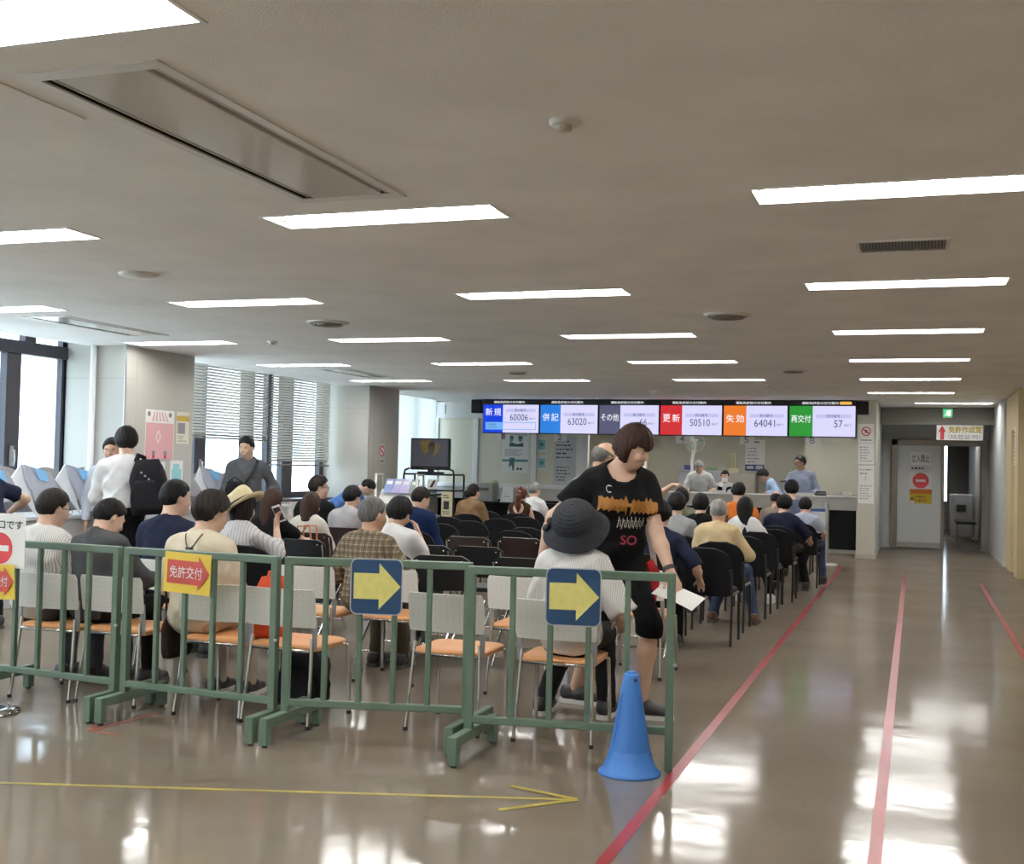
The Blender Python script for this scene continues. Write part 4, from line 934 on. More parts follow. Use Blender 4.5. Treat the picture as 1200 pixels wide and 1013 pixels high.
RK = mat('rack_white', (.70, .69, .64), .45)
t = thing('magazine_rack', 'white tube rack of brochures by the second column', 'rack', (-7.65, 16.7, 0))
for s in (-1, 1):
    MB().tube([(s*.35, -.15, 0), (s*.35, -.15, 1.25), (s*.35, .1, 1.25), (s*.35, .25, 0)], .02, 8).build('side_frame', RK, t)
for z, y in ((.55, -.1), (.95, -.02)): MB().sheet([[(-.34, y-.1, z-.16), (.34, y-.1, z-.16)], [(-.34, y+.08, z+.06), (.34, y+.08, z+.06)]], .008, smooth=False).build('shelf', RK, t)
for k, (x, c) in enumerate(((-.2, (.30, .36, .60)), (-.05, (.42, .38, .62)), (.09, (.48, .42, .66)), (.24, (.20, .24, .20)))):
    m_ = thing('brochure', 'brochure in the white rack, %s from left' % ['first', 'second', 'third', 'fourth'][k], 'brochure', (-7.65+x, 16.7-.04, .97), 0, 'brochures in the rack')
    Q = Matrix.Rotation(R(-32), 4, 'X'); MB().box((-.07, -.012, -.02), (.07, -.006, .24), M=Q).build('cover', mat('brochure_%d' % k, c, .4), m_); MB().box((-.05, -.0135, .14), (.05, -.012, .2), M=Q).build('title_strip', PAPER, m_)

# ------------------------------------------------------------------ on the counter and in the office
GRYM = mat('machine_grey', (.42, .42, .40), .5)
t = thing('side_table', 'low black table before the service counter beyond the seats', 'table', (-7.1, 20.85, 0)); MB().box((-1.0, -.25, .70), (1.0, .25, .74), bev=.005).build('top', KICK, t); MB().box((-.98, -.2, .2), (.98, -.18, .70)).build('front_panel', KICK, t)
for sx in (-1, 1):
    for sy in (-1, 1): MB().box((sx*.97-.02, sy*.22-.02, 0), (sx*.97+.02, sy*.22+.02, .70)).build('leg', BLACK, t)
q = atY(571, 590, 20.85)
t = thing('ticket_machine', 'grey box machine on the black table beside the brown sweater woman', 'machine', (q.x, 20.85, .741)); MB().box((-.17, -.16, 0), (.17, .16, .36), bev=.01).build('body', GRYM, t); MB().box((-.13, -.165, .2), (.08, -.16, .26)).build('front_panel', mat('machine_dark', (.15, .15, .15), .5), t); MB().box((.1, -.1, .36), (.16, .1, .40)).build('printer_slot', CREAM, t)
q = atY(596, 590, 20.85)
t = thing('tent_card', 'folded white tent card on the black table left of the ponytail', 'card', (q.x, 20.8, .741)); MB().sheet([[(-.13, -.08, 0), (.13, -.08, 0)], [(-.1, 0, .28), (.1, 0, .28)], [(-.13, .08, 0), (.13, .08, 0)]], .004, smooth=False).build('card', PAPER, t); MB().box((-.06, -.062, .1), (.06, -.05, .11)).build('text_line', GREYINK, t)
for px, lab, w in ((840, 'white paper stack on the counter before the grey haired clerk', .3), (943, 'white tray of forms on the counter before the blue shirt clerk', .3)):
    q = atY(px, 580, 21.5); t = thing('paper_stack', lab, 'papers', (q.x, 21.5, 1.016)); MB().box((-w/2, -.08, 0), (w/2, .1, .035), bev=.003).build('sheets', PAPER, t); MB().box((-w/2+.02, -.02, .035), (w/2-.04, .08, .045)).build('top_sheet', PAPER_GREY, t)
q = atY(993, 577, 21.5); t = thing('counter_scale', 'small white dispenser at the right end of the counter', 'dispenser', (q.x, 21.5, 1.016)); MB().box((-.07, -.05, 0), (.07, .05, .08), bev=.02, seg=3).build('body', WHITE_PAINT, t); MB().box((.07, -.01, .02), (.2, .01, .03)).build('arm', GREYINK, t)
q = atY(963, 582, 21.5); t = thing('desk_phone', 'black desk phone on the counter by the blue shirt clerk', 'telephone', (q.x-.02, 21.6, 1.016)); MB().box((-.1, -.1, 0), (.1, .1, .05), bev=.012).build('base', BLACK, t); MB().tube([(-.09, -.03, .065), (.09, -.03, .065)], .018, 8).build('handset', BLACK, t)
CAB = mat('cabinet_grey', (.36, .37, .40), .45)
def cabinet(x, y, w, h, dp, label, nd):
    t = thing('filing_cabinet', label, 'cabinet', (x, y, 0), 0, 'grey office cabinets'); MB().box((0, 0, 0), (w, dp, h), bev=.008).build('body', CAB, t)
    for k in range(nd):
        z0 = .04+(h-.08)*k/nd; z1 = .04+(h-.08)*(k+1)/nd-.015; d_ = MB().box((.02, -.015, z0), (w-.02, 0, z1), bev=.004).build('drawer', CAB, t); MB().box((w*.35, -.03, z1-.06), (w*.65, -.015, z1-.04)).build('handle', STEEL, d_)
cabinet(-4.72, 24.3, .45, 1.42, .5, 'left grey filing cabinet behind the grey haired clerk', 4); cabinet(-4.25, 24.3, .5, 1.42, .5, 'right grey filing cabinet behind the grey haired clerk', 4)
for x, w, c, lab, hh in ((-4.5, .22, (.06, .06, .30), 'dark blue box on the left filing cabinet', .1), (-4.05, .2, (.30, .42, .28), 'green box on the right filing cabinet', .07)):
    t = thing('file_box', lab, 'box', (x, 24.5, 1.425)); MB().box((-w/2, -.12, 0), (w/2, .12, hh), bev=.006).build('body', mat(lab[:9], c, .6), t); MB().box((-w/2-.004, -.124, hh*.7), (w/2+.004, .124, hh)).build('lid', mat(lab[:9]), t)
t = thing('low_cabinet', 'beige low cabinet with boxes behind the masked clerk', 'cabinet', (-3.72, 24.4, 0)); MB().box((0, 0, 0), (.6, .45, 1.38), bev=.01).build('body', mat('cabinet_beige', (.40, .37, .31), .5), t); MB().box((.02, -.012, .05), (.58, 0, 1.3)).build('door', mat('cabinet_beige'), t)
t = thing('tissue_box', 'cream box on the low beige cabinet', 'box', (-3.6, 24.5, 1.381)); MB().box((-.1, -.06, 0), (.12, .06, .09), bev=.008).build('body', CREAM, t); MB().box((-.04, -.02, .09), (.04, .02, .1)).build('slot', PAPER, t)
t = thing('wall_telephone', 'cream wall phone beside the calendar', 'telephone', (-3.78+.0, 24.9, 1.42)); MB().box((.0, 0, 0), (.16, .1, .38), bev=.02, seg=2).build('base', CREAM, t); MB().tube([(.08, -.03, .06), (.08, -.03, .32)], .03, 8).build('handset', CREAM, t)
def d12(b): rect(b, I4, 0, 0, .4, .13, 0, .003); rect(b, I4, .03, .04, .18, .1, 1, .004); rect(b, I4, .22, .03, .37, .11, 1, .004); lines(b, I4, .04, .16, .37, .52, 5, 2, 31, fill=.25); b.prism([(.13, .6), (.2, .63), (.3, .62), (.27, .59)], .002, .004, 3)
notice('calendar', 'white wall calendar with dark blue foot on the office wall', 'calendar', onto(FACE_Y, (-3.42, 24.99, 1.44)), .41, .66, PAPER, d12, [mat('calendar_blue', (.04, .07, .25), .6), PAPER_GREY, GREYINK, TEALP])
t = thing('stand_fan', 'white pedestal fan behind the grey haired clerk', 'fan', (-4.36, 23.9, 0)); MB().lathe([(0, .03), (.18, .03), (.2, 0)], 20).build('base', WHITE_PAINT, t); MB().tube([(0, 0, .03), (0, 0, 1.6), (.06, 0, 2.0)], .03, 10).build('pole', WHITE_PAINT, t)
cg = MB()
for k in range(16):
    a = 2*pi*k/16; cg.tube([(.06, -.09, 2.0), (.06+.12*cos(a), -.1, 2.0+.12*sin(a)), (.06+.2*cos(a), -.03, 2.0+.2*sin(a))], .004, 4)
cg.tube([(.06+.2*cos(2*pi*k/24), -.03, 2.0+.2*sin(2*pi*k/24)) for k in range(24)], .006, 5, closed=True); cg.build('guard', WHITE_PAINT, t)
MB().lathe([(.0, -.0), (.07, .01), (.07, .14), (0, .16)], 14, M=Matrix.Translation((.06, 0, 2.0)) @ Matrix.Rotation(R(-90), 4, 'X')).build('motor', WHITE_PAINT, t)
for k in range(3):
    a = 2*pi*k/3; MB().sheet([[(.06+.02*cos(a), -.05, 2+.02*sin(a)), (.06+.17*cos(a-.4), -.06, 2+.17*sin(a-.4))], [(.06+.02*cos(a+1), -.06, 2+.02*sin(a+1)), (.06+.17*cos(a+.4), -.045, 2+.17*sin(a+.4))]], .003).build('blade', mat('fan_blade', (.35, .5, .42), .4), t)
t = thing('ticket_gate', 'tall white apparatus with tube at the left of the office', 'machine', (-5.15, 22.7, 0)); MB().box((-.14, -.1, 0), (.14, .15, 1.0), bev=.01).build('base', CREAM, t)
for x in (-.09, .07): MB().box((x-.04, -.05, 1.0), (x+.04, .05, 1.72), bev=.015).build('column_tube', WHITE_PAINT, t)
MB().box((.2, -.1, .9), (.36, .1, 1.14), bev=.02).build('side_box', CREAM, t)
t = thing('shelf_unit', 'office shelf with teal folders beside the blue shirt clerk', 'shelf', (-2.62, 24.55, 0)); MB().box((0, 0, 0), (.5, .4, 1.22), bev=.006).build('body', CAB, t); MB().box((-.02, -.02, 1.22), (.52, .42, 1.25)).build('shelf_top', DARKFRAME, t)
for k, (w, z, c) in enumerate(((.34, 0, (.10, .30, .32)), (.3, .05, (.14, .38, .36)))):
    u = thing('folder', 'teal folder %s the office shelf top' % ('lying on' if k == 0 else 'uppermost on'), 'folder', (-2.4, 24.7, 1.2505+z)); MB().box((-w/2, -.12, 0), (w/2, .12, .045), bev=.004).build('cover', mat('folder_%d' % k, c, .6), u); MB().box((-w/2+.01, -.123, .008), (w/2-.01, -.12, .037)).build('pages', PAPER, u)
u = thing('clear_file', 'yellow green file standing on the office shelf', 'file', (-2.3, 24.85, 1.2505)); MB().sheet([[(-.15, 0, 0), (-.1, .05, .3)], [(.13, 0, 0), (.15, .05, .36)]], .01).build('cover', mat('file_lime', (.50, .52, .20), .5), u); MB().box((-.1, -.02, 0), (.1, -.012, .2)).build('pages', PAPER, u)
# ------------------------------------------------------------------ people: one smooth surface per body and per garment
A = lambda *v: np.array(v, float)
def unit(v): return v/max(np.linalg.norm(v), 1e-9)
def rx(a): c, s = cos(a), sin(a); return np.array([[1, 0, 0], [0, c, -s], [0, s, c]])
def ry(a): c, s = cos(a), sin(a); return np.array([[c, 0, s], [0, 1, 0], [-s, 0, c]])
def rzm(a): c, s = cos(a), sin(a); return np.array([[c, -s, 0], [s, c, 0], [0, 0, 1]])
class Ell:
    def __init__(s, c, r, Rm=None, k=.03, clip=()): s.c = A(*c); s.r = A(*r); s.R = np.eye(3) if Rm is None else Rm; s.k = k; s.clip = clip
    def d(s, P, infl):
        q = (P-s.c) @ s.R; r = s.r+infl
        k0 = np.sqrt(((q/r)**2).sum(1)); k1 = np.sqrt(((q/r**2)**2).sum(1)); return k0*(k0-1)/np.maximum(k1, 1e-6)
    def box(s, e): m = max(s.r)+e; return s.c-m, s.c+m
class Cap:
    def __init__(s, a, b, ra, rb, k=.03, clip=()): s.a = A(*a); s.b = A(*b); s.ra = ra; s.rb = rb; s.k = k; s.clip = clip
    def d(s, P, infl):
        ba = s.b-s.a; pa = P-s.a; h = np.clip((pa @ ba)/max(ba @ ba, 1e-9), 0, 1)
        return np.sqrt(((pa-h[:, None]*ba)**2).sum(1))-(s.ra+(s.rb-s.ra)*h)-infl
    def box(s, e): m = max(s.ra, s.rb)+e; return np.minimum(s.a, s.b)-m, np.maximum(s.a, s.b)+m
def pd(p, P, infl):
    d = p.d(P, infl)
    for pt, n in p.clip: d = np.maximum(d, (P-pt) @ n)
    return d
def smin(a, b, k):
    h = np.maximum(k-np.abs(a-b), 0)/k; return np.minimum(a, b)-h*h*k*.25
EDG = [(0, 1), (2, 3), (4, 5), (6, 7), (0, 2), (1, 3), (4, 6), (5, 7), (0, 4), (1, 5), (2, 6), (3, 7)]
COR = np.array([(x, y, z) for x in (0, 1) for y in (0, 1) for z in (0, 1)])
def surface(name, prims, vox, infl=0.0, post=None, m=None, parent=None):
    los, his = zip(*[p.box(infl+.03) for p in prims]); lo = np.min(los, 0); hi = np.max(his, 0)
    nb = np.ceil((hi-lo)/(4*vox)).astype(int)+1
    ci = np.stack(np.meshgrid(*[np.arange(n) for n in nb], indexing='ij'), -1).reshape(-1, 3)
    cc = lo+(ci*4+1.5)*vox; band = 4*vox*.9+.02
    dcs = [pd(p, cc, infl) for p in prims]
    d = np.full(len(cc), 1e3)
    for p, dc in zip(prims, dcs): d = smin(d, dc, p.k)
    if post is not None: d = post(cc, d)
    act = np.where(np.abs(d) < band)[0]
    N = nb*4; D = np.repeat(np.repeat(np.repeat(np.sign(d).reshape(nb), 4, 0), 4, 1), 4, 2)
    off = np.stack(np.meshgrid(*[np.arange(4)]*3, indexing='ij'), -1).reshape(-1, 3)
    gi = (ci[act][:, None, :]*4+off[None]); F = lo+gi*vox
    V = np.full((len(act), 64), 1e3)
    for p, dc in zip(prims, dcs):
        ix = np.where(dc[act] < band+.05)[0]
        if len(ix): V[ix] = smin(V[ix], pd(p, F[ix].reshape(-1, 3), infl).reshape(-1, 64), p.k)
    if post is not None: V = post(F.reshape(-1, 3), V.reshape(-1)).reshape(-1, 64)
    g = gi.reshape(-1, 3); D[g[:, 0], g[:, 1], g[:, 2]] = V.reshape(-1)
    D[0] = D[-1] = 1; D[:, 0] = D[:, -1] = 1; D[:, :, 0] = D[:, :, -1] = 1
    S = D < 0
    c8 = sum(S[x:N[0]-1+x, y:N[1]-1+y, z:N[2]-1+z].astype(np.int8) for x in (0, 1) for y in (0, 1) for z in (0, 1))
    cell = np.argwhere((c8 > 0) & (c8 < 8))
    if not len(cell): return None
    v8 = np.stack([D[cell[:, 0]+c[0], cell[:, 1]+c[1], cell[:, 2]+c[2]] for c in COR], 1)
    acc = np.zeros((len(cell), 3)); cnt = np.zeros(len(cell))
    for a, b in EDG:
        da, db = v8[:, a], v8[:, b]; cr = (da < 0) != (db < 0); t = np.where(cr, da/np.where(cr, da-db, 1), 0)
        acc += np.where(cr[:, None], COR[a]+(COR[b]-COR[a])*t[:, None], 0); cnt += cr
    vs = lo+(cell+acc/cnt[:, None])*vox
    idx = np.full(N, -1, np.int64); idx[cell[:, 0], cell[:, 1], cell[:, 2]] = np.arange(len(cell))
    faces = []
    for ax in range(3):
        u, w = [(1, 2), (2, 0), (0, 1)][ax]
        sl0 = [slice(None)]*3; sl1 = [slice(None)]*3; sl0[ax] = slice(0, -1); sl1[ax] = slice(1, None)
        e = np.argwhere(S[tuple(sl0)] != S[tuple(sl1)])
        e = e[(e[:, u] > 0) & (e[:, w] > 0)]
        if not len(e): continue
        inside = S[e[:, 0], e[:, 1], e[:, 2]]
        eu = np.zeros(3, int); eu[u] = 1; ew = np.zeros(3, int); ew[w] = 1
        q = [e-eu-ew, e-ew, e, e-eu]
        q = np.stack([idx[k[:, 0], k[:, 1], k[:, 2]] for k in q], 1)
        q[~inside] = q[~inside][:, ::-1]; faces.append(q[(q >= 0).all(1)])
    fc = np.concatenate(faces)
    me = bpy.data.meshes.new(name); me.vertices.add(len(vs)); me.vertices.foreach_set('co', vs.astype(np.float32).ravel())
    me.loops.add(len(fc)*4); me.loops.foreach_set('vertex_index', fc.astype(np.int32).ravel())
    me.polygons.add(len(fc)); me.polygons.foreach_set('loop_start', np.arange(0, len(fc)*4, 4, dtype=np.int32))
    me.polygons.foreach_set('use_smooth', np.ones(len(fc), bool)); me.update(calc_edges=True); me.validate()
    if m: me.materials.append(m)
    return link(name, me, parent)

def ik(a, t, l1, l2, hint):
    d = t-a; L = min(np.linalg.norm(d), (l1+l2)*.995); u = unit(d); x = (l1*l1-l2*l2+L*L)/(2*L); h = math.sqrt(max(l1*l1-x*x, 0)); hh = hint-u*(hint @ u)
    return a+u*x+unit(hh)*h, a+u*L

SHOE = {}
def shoe_mesh(m, sole):
    key = (m.name, sole.name)
    if key not in SHOE:
        up = surface('shoe', [Cap((0, -.055, .055), (0, .05, .06), .042, .044, .03, ((A(0, 0, .02), A(0, 0, -1)),)), Cap((0, .04, .048), (0, .15, .036), .044, .034, .03, ((A(0, 0, .02), A(0, 0, -1)),)), Cap((0, -.045, .06), (0, -.04, .10), .044, .042, .02, ((A(0, 0, .1), A(0, 0, 1)),))], .009, m=m)
        b = MB(); out = []
        for y, w in ((-.10, .02), (-.085, .038), (-.03, .042), (.03, .042), (.10, .048), (.15, .042), (.18, .028), (.192, .01)): out.append((w, y))
        out += [(-x, y) for x, y in reversed(out)]; b.prism(out, 0, .026)
        so = b.build('sole', sole, up); SHOE[key] = (up, so); return up, so, True
    return (*SHOE[key], False)
EYE = {}
def eye_parts():
    if EYE: return EYE
    b = MB(); b.ball((0, 0, 0), .0125, 0, 12); b.ball((0, .0078, 0), (.0062, .0055, .0062), 1, 10); EYE['eye'] = (b, [mat('eye_white', (.42, .40, .38), .35), mat('iris', (.02, .012, .01), .2)])
    b = MB(); b.tube([(-.017, -.004, -.002), (-.004, .003, .003), (.017, -.004, 0)], .0032, 6); EYE['brow'] = (b, [BLACKHAIR])
    b = MB(); b.ball((0, 0, .0025), (.022, .006, .0035), 0, 12); b.ball((0, 0, -.004), (.018, .007, .0045), 0, 12); EYE['mouth'] = (b, [mat('lips', (.42, .17, .14), .5)])
    b = MB()
    for s in (-1, 1):
        b.tube([(s*.033+.023*cos(2*pi*k/16), .102+.0*k, .019*sin(2*pi*k/16)) for k in range(16)], .0022, 5, closed=True); b.tube([(s*.056, .10, .006), (s*.078, .07, .006), (s*.084, -.012, .004), (s*.082, -.03, -.012)], .002, 5)
    b.tube([(-.011, .102, .004), (.011, .102, .004)], .002, 5); EYE['glasses'] = (b, [BLACK])
    for k in list(EYE):
        mb, ms = EYE[k]; o = mb.build(k, ms); EYE[k] = o.data; bpy.data.objects.remove(o)
    return EYE

def person(label, x, y, rz=0.0, sit=True, top=1.24, hair='short', hm=None, skin=None, female=False, fat=1.0, shirt=None, sleeve='short', collar=False, pants=None, shorts=False, shoes=None, sole=None, vox=.013,
           lean=4, side=0, twist=0, yaw=0, pitch=4, roll=0, RH=None, LH=None, rdir=None, ldir=None, curl=.5, glasses=False, rhint=None, lhint=None, feet=None, scoop=None, extras=None, hx=0.0, hip=None, thick=.0, waist=1.0, shoulder=1.0, knees=None, footyaw=None, tuck=False, hairpost=None):
    skin = skin or SKIN; hm = hm or BLACKHAIR; pants = pants or cloth('trousers_dark', (.020, .020, .024)); shoes = shoes or mat('shoe_black', (.02, .02, .02), .5); sole = sole or mat('sole_dark', (.06, .055, .05), .7)
    root = thing('person', label, 'person', (x, y, 0), rz)
    la = R(lean)
    if sit: hz = hip or .53; s = (top-.018-hz)/(.36*cos(la)+.378)
    else: s = (top-.018)/(.905+.36*cos(la)+.378); hz = hip or .905*s
    w = (.93 if female else 1.0)*s
    TR = rzm(R(twist)) @ rx(-la) @ ry(R(side)); O = A(0, 0, hz)
    T = lambda *v: O+TR @ (A(*v)*s)
    f = fat
    def torso(hem, uptop=None):
        ax = TR @ A(0, 0, 1); cl = ((T(0, 0, hem), -ax),) if hem is not None else ()
        ps = [Ell(T(0, -.005, .02), (.168*w*waist, .122*f*s, .14*s), TR, .05, cl), Ell(T(0, .005*f, .15), (.148*w*(.5+.5*f)*waist, .108*f*s, .16*s), TR, .06, cl), Ell(T(0, 0, .30), (.165*w, .110*s*(.6+.4*f), .17*s), TR, .06, cl),
              Cap(T(-.128*w/s*shoulder, -.006, .395), T(.128*w/s*shoulder, -.006, .395), .062*s, .062*s, .05)]
        for q in (-1, 1): ps.append(Cap(T(q*.11*w/s, -.012, .405), T(q*.02, -.012, .455), .045*s, .046*s, .04))
        if female:
            for q in (-1, 1): ps.append(Ell(T(q*.068, .085, .275), (.062*s, .055*s, .06*s), TR, .04))
        return ps
    # joints
    SHR = T(.172*w/s*shoulder, -.005, .385); SHL = T(-.172*w/s*shoulder, -.005, .385); ua, fa = .285*s, .245*s
    if RH is None: RH = (.09, .27, .63) if sit else None
    if LH is None: LH = (-.09, .27, .63) if sit else None
    RHt = A(*RH) if RH is not None else T(.24, .05, -.12); LHt = A(*LH) if LH is not None else T(-.24, .05, -.12)
    ER, WR = ik(SHR, RHt, ua, fa, A(*(rhint or (.6, -.6, -.6)))); EL, WL = ik(SHL, LHt, ua, fa, A(*(lhint or (-.6, -.6, -.6))))
    if sit:
        kx = .11; KN = [A(q*kx*w, .41, .50) for q in (1, -1)]; AN = [A(q*.11*w, .40, .085) for q in (1, -1)]
    else:
        KN = [None, None]; AN = [A(q*.10*w, -.01, .085) for q in (1, -1)]
    if feet: AN = [A(*feet[0]), A(*feet[1])]
    HP = [O+TR @ A(q*.085*w, 0, -.02) for q in (1, -1)]
    ls = s if not sit else 1.0
    for i in range(2):
        if sit and feet is None: continue
        K, E_ = ik(HP[i], AN[i], .435*ls, .425*ls, A(*(knees or (0, 1, .15)))); KN[i] = K; AN[i] = E_
    fy = footyaw or (0, 0)
    # head frame
    NB = T(0, -.004, .445); HR = TR @ rzm(R(yaw)) @ rx(-R(pitch)) @ ry(R(roll)); hs = min(1.02, max(.92, s)) * (.96 if female else 1)
    HC = NB+TR @ A(0, .012, .052)*s+HR @ A(0, .028, .124)*s
    H = lambda *v: HC+HR @ (A(*v)*hs)
    body = torso(None)
    for P_ in body: P_.clip = ()
    nr = (.047 if female else .054)*s
    neck = Cap(T(0, -.012, .41), H(0, -.03, -.06), nr*1.08, nr, .035); body.append(neck)
    body += [Ell(H(0, -.012, .02), A(.075, .095, .098)*hs, HR, .03), Ell(H(0, .022, -.045), A(.056, .066, .075)*hs, HR, .04), Ell(H(0, .058, -.098), A(.022, .020, .018)*hs, HR, .03), Cap(H(0, .085, .010), H(0, .103, -.026), .007*hs, .0125*hs, .012), Ell(H(0, .086, -.064), A(.024, .012, .014)*hs, HR, .015), Cap(H(-.03, .078, .024), H(.03, .078, .024), .010*hs, .010*hs, .015)]
    for q in (-1, 1):
        body += [Ell(H(q*.077, -.008, -.012), A(.010, .020, .032)*hs, HR @ rzm(R(-q*25)), .01), Ell(H(q*.036, .07, -.03), A(.022, .02, .02)*hs, HR, .02)]
    hands = {}
    for q, SH, E_, W_, hd, in ((1, SHR, ER, WR, rdir), (-1, SHL, EL, WL, ldir)):
        body += [Cap(SH, E_, .047*s, .039*s, .03), Cap(E_, E_+(W_-E_)*.35, .040*s, .041*s, .02), Cap(E_+(W_-E_)*.35, W_, .041*s, .0265*s, .02)]
        fd = unit(A(*hd)) if hd is not None else unit(unit(W_-E_)*.7+(A(0, .5, -.45) if sit else A(0, .2, -.9)))
        side_ = np.cross(fd, A(0, 0, 1)); side_ = unit(side_) if np.linalg.norm(side_) > .2 else A(0, 1, 0)
        if not sit and hd is None: side_ = A(0, 1, 0)
        pn = unit(np.cross(side_, fd)); pn = pn if pn[2] < .2 else -pn          # palm side
        if not sit and hd is None: pn = A(-q, 0, 0)
        th = -q*side_ if not (not sit and hd is None) else side_
        hl = .185*s; P0 = W_+fd*.02*s
        for o_ in (-.024, -.008, .008, .024): body.append(Cap(P0+side_*o_*.7*s, W_+fd*.082*s+side_*o_*1.15*s, .0155*s, .0135*s, .014))
        for j, (o_, fl) in enumerate(((-.030, .9 if q*1 > 0 else .72), (-.010, 1.0), (.010, .96), (.030, .74 if q > 0 else .9))):
            b0 = W_+fd*.085*s+side_*o_*s; d1 = unit(fd+pn*curl*.6); d2 = unit(fd+pn*curl*2.2); L1 = .046*s*fl; L2 = .040*s*fl
            body += [Cap(b0, b0+d1*L1, .0092*s, .0085*s, .006), Cap(b0+d1*L1, b0+d1*L1+d2*L2, .0085*s, .0070*s, .005)]
        t0 = W_+fd*.03*s+th*.022*s; d1 = unit(fd*.6+th*.8+pn*.3); d2 = unit(fd*.95+th*.2+pn*.45)
        body += [Cap(t0, t0+d1*.042*s, .012*s, .0105*s, .010), Cap(t0+d1*.042*s, t0+d1*.042*s+d2*.034*s, .0105*s, .008*s, .006)]
        hands[q] = (W_, fd, pn, th)
    for i, q in enumerate((1, -1)):
        body += [Cap(HP[i], KN[i], .075*w*(.7+.3*f), .050*s, .04), Cap(KN[i], KN[i]+(AN[i]-KN[i])*.35, .052*s, .051*s, .03), Cap(KN[i]+(AN[i]-KN[i])*.35, AN[i], .051*s, .034*s, .03), Cap(AN[i]+A(0, 0, -.03), AN[i]+rzm(R(fy[i])) @ A(0, .11, -.05), .032, .024, .03)]
    surface('body', body, vox, 0, None, skin, root)
    # garments
    seed = abs(hash(label)) % 97 if False else sum(map(ord, label)) % 97
    def wrinkle(P, d, a=.0048):
        q = (P-O) @ TR
        w1 = q[:, 2]*26+q[:, 0]*12+1.7*np.sin(q[:, 0]*9+seed)+seed; w2 = q[:, 2]*15-q[:, 0]*31+q[:, 1]*9+2.1*np.sin(q[:, 2]*8+seed*.6)
        return d+a*np.sin(w1)*np.sin(w2*.55+seed)-a*1.3*np.maximum(0, np.sin(w2+seed*.3))**4+a*.5*np.sin(47*q[:, 2]-29*q[:, 1]+23*q[:, 0])
    cv = max(vox, .013)
    if shirt:
        ps = torso(-.10 if sit else -.12); infl = .014+thick
        if tuck: ps = torso(.045)
        for SH, E_, W_ in ((SHR, ER, WR), (SHL, EL, WL)):
            if sleeve == 'none': continue
            u = unit(E_-SH)
            if sleeve == 'short': e = SH+(E_-SH)*.68; ps.append(Cap(SH, e+u*.05, .055*s, .056*s, .03, ((e, u),)))
            elif sleeve == 'elbow': e = SH+(E_-SH)*1.0; ps.append(Cap(SH, e+u*.05, .055*s, .058*s, .03, ((e, u),)))
            else:
                v = unit(W_-E_); fr = .92 if sleeve == 'long' else .45; e = E_+(W_-E_)*fr; ps += [Cap(SH, E_, .053*s, .046*s, .03), Cap(E_, e+v*.05, .045*s, .034*s if sleeve == 'long' else .046*s, .025, ((e, v),))]
        if collar: up_ = unit(HC-T(0, 0, .40)); ps.append(Cap(T(0, -.012, .42), T(0, -.010, .42)+up_*.10*s, nr*1.10, nr*1.16, .02, ((T(0, -.012, .42)+up_*.062*s, up_),)))
        sc_ = [(T(*c), r*s) for c, r in (scoop or [])]
        def post(P, d):
            d = wrinkle(P, d)
            d = np.maximum(d, -(neck.d(P, 0)-.003))
            for c, r in sc_: d = np.maximum(d, -(np.sqrt(((P-c)**2).sum(1))-r))
            return d
        SHIRT = surface('shirt', ps, cv, infl, post, shirt, root)
    else: SHIRT = None
    ps = [Ell(T(0, -.005, .02), (.168*w*waist, .122*f*s, .14*s), TR, .05, ((T(0, 0, .075), TR @ A(0, 0, 1)),)), Ell(T(0, .0, .10), (.150*w*waist, .11*f*s, .12*s), TR, .05, ((T(0, 0, .075), TR @ A(0, 0, 1)),))]
    for i in range(2):
        v = unit(AN[i]-KN[i])
        ps.append(Cap(HP[i], KN[i], .080*w*(.7+.3*f), .058*s, .045))
        if shorts: e = KN[i]+v*.06; ps.append(Cap(KN[i], e+v*.06, .062*s, .07*s, .03, ((e, v),)))
        else: e = AN[i]+v*.02; ps.append(Cap(KN[i], e+v*.05, .056*s, .046*s, .03, ((e, v),)))
    surface('trousers', ps, max(cv, .015), .009, lambda P, d: wrinkle(P, d, .003), pants, root)
    for i in range(2):
        up, so, first = shoe_mesh(shoes, sole)
        if not first: up = clone(up, root); so = clone(so, up)
        up.parent = root; p = AN[i]; up.matrix_local = Matrix.Translation((p[0], p[1], max(0, p[2]-.085))) @ Matrix.Rotation(R(fy[i]), 4, 'Z')
    # hair
    if hair:
        t = {'short': .017, 'thick': .026, 'crop': .009, 'bald': .008, 'bob': .022, 'long': .018, 'pony': .013, 'bun': .013, 'hat': .012, 'mop': .030}[hair]
        ps = [Ell(H(0, -.014, .024), (A(.075, .094, .096)+t)*hs, HR, .03)]
        short = hair in ('short', 'thick', 'crop', 'bald', 'mop')
        if short: ps.append(Ell(H(0, -.045, -.01), (A(.062, .058, .062)+t*.7)*hs, HR, .03))
        if hair == 'mop': ps.append(Ell(H(0, -.028, .002), A(.098, .094, .066)*hs, HR, .03))
        if hair == 'bob': ps += [Ell(H(0, -.03, -.05), A(.096, .088, .12)*hs, HR, .04)]
        if hair == 'hat': ps += [Ell(H(0, -.035, -.05), A(.094, .08, .105)*hs, HR, .04)]
        if hair == 'long': ps += [Ell(H(0, -.045, -.05), A(.088, .075, .13)*hs, HR, .04), Cap(H(0, -.055, -.02), H(.012, -.092, -.34), .070, .046, .04)]
        if hair in ('pony', 'bun'): ps += [Ell(H(0, -.05, -.01), A(.07, .06, .07)*hs, HR, .03)]
        if hair == 'pony': ps += [Cap(H(0, -.105, .015), H(0, -.142, -.05), .024, .034, .03), Cap(H(0, -.142, -.05), H(.0, -.13, -.19), .034, .034, .03), Cap(H(0, -.13, -.19), H(.005, -.115, -.29), .034, .012, .03)]
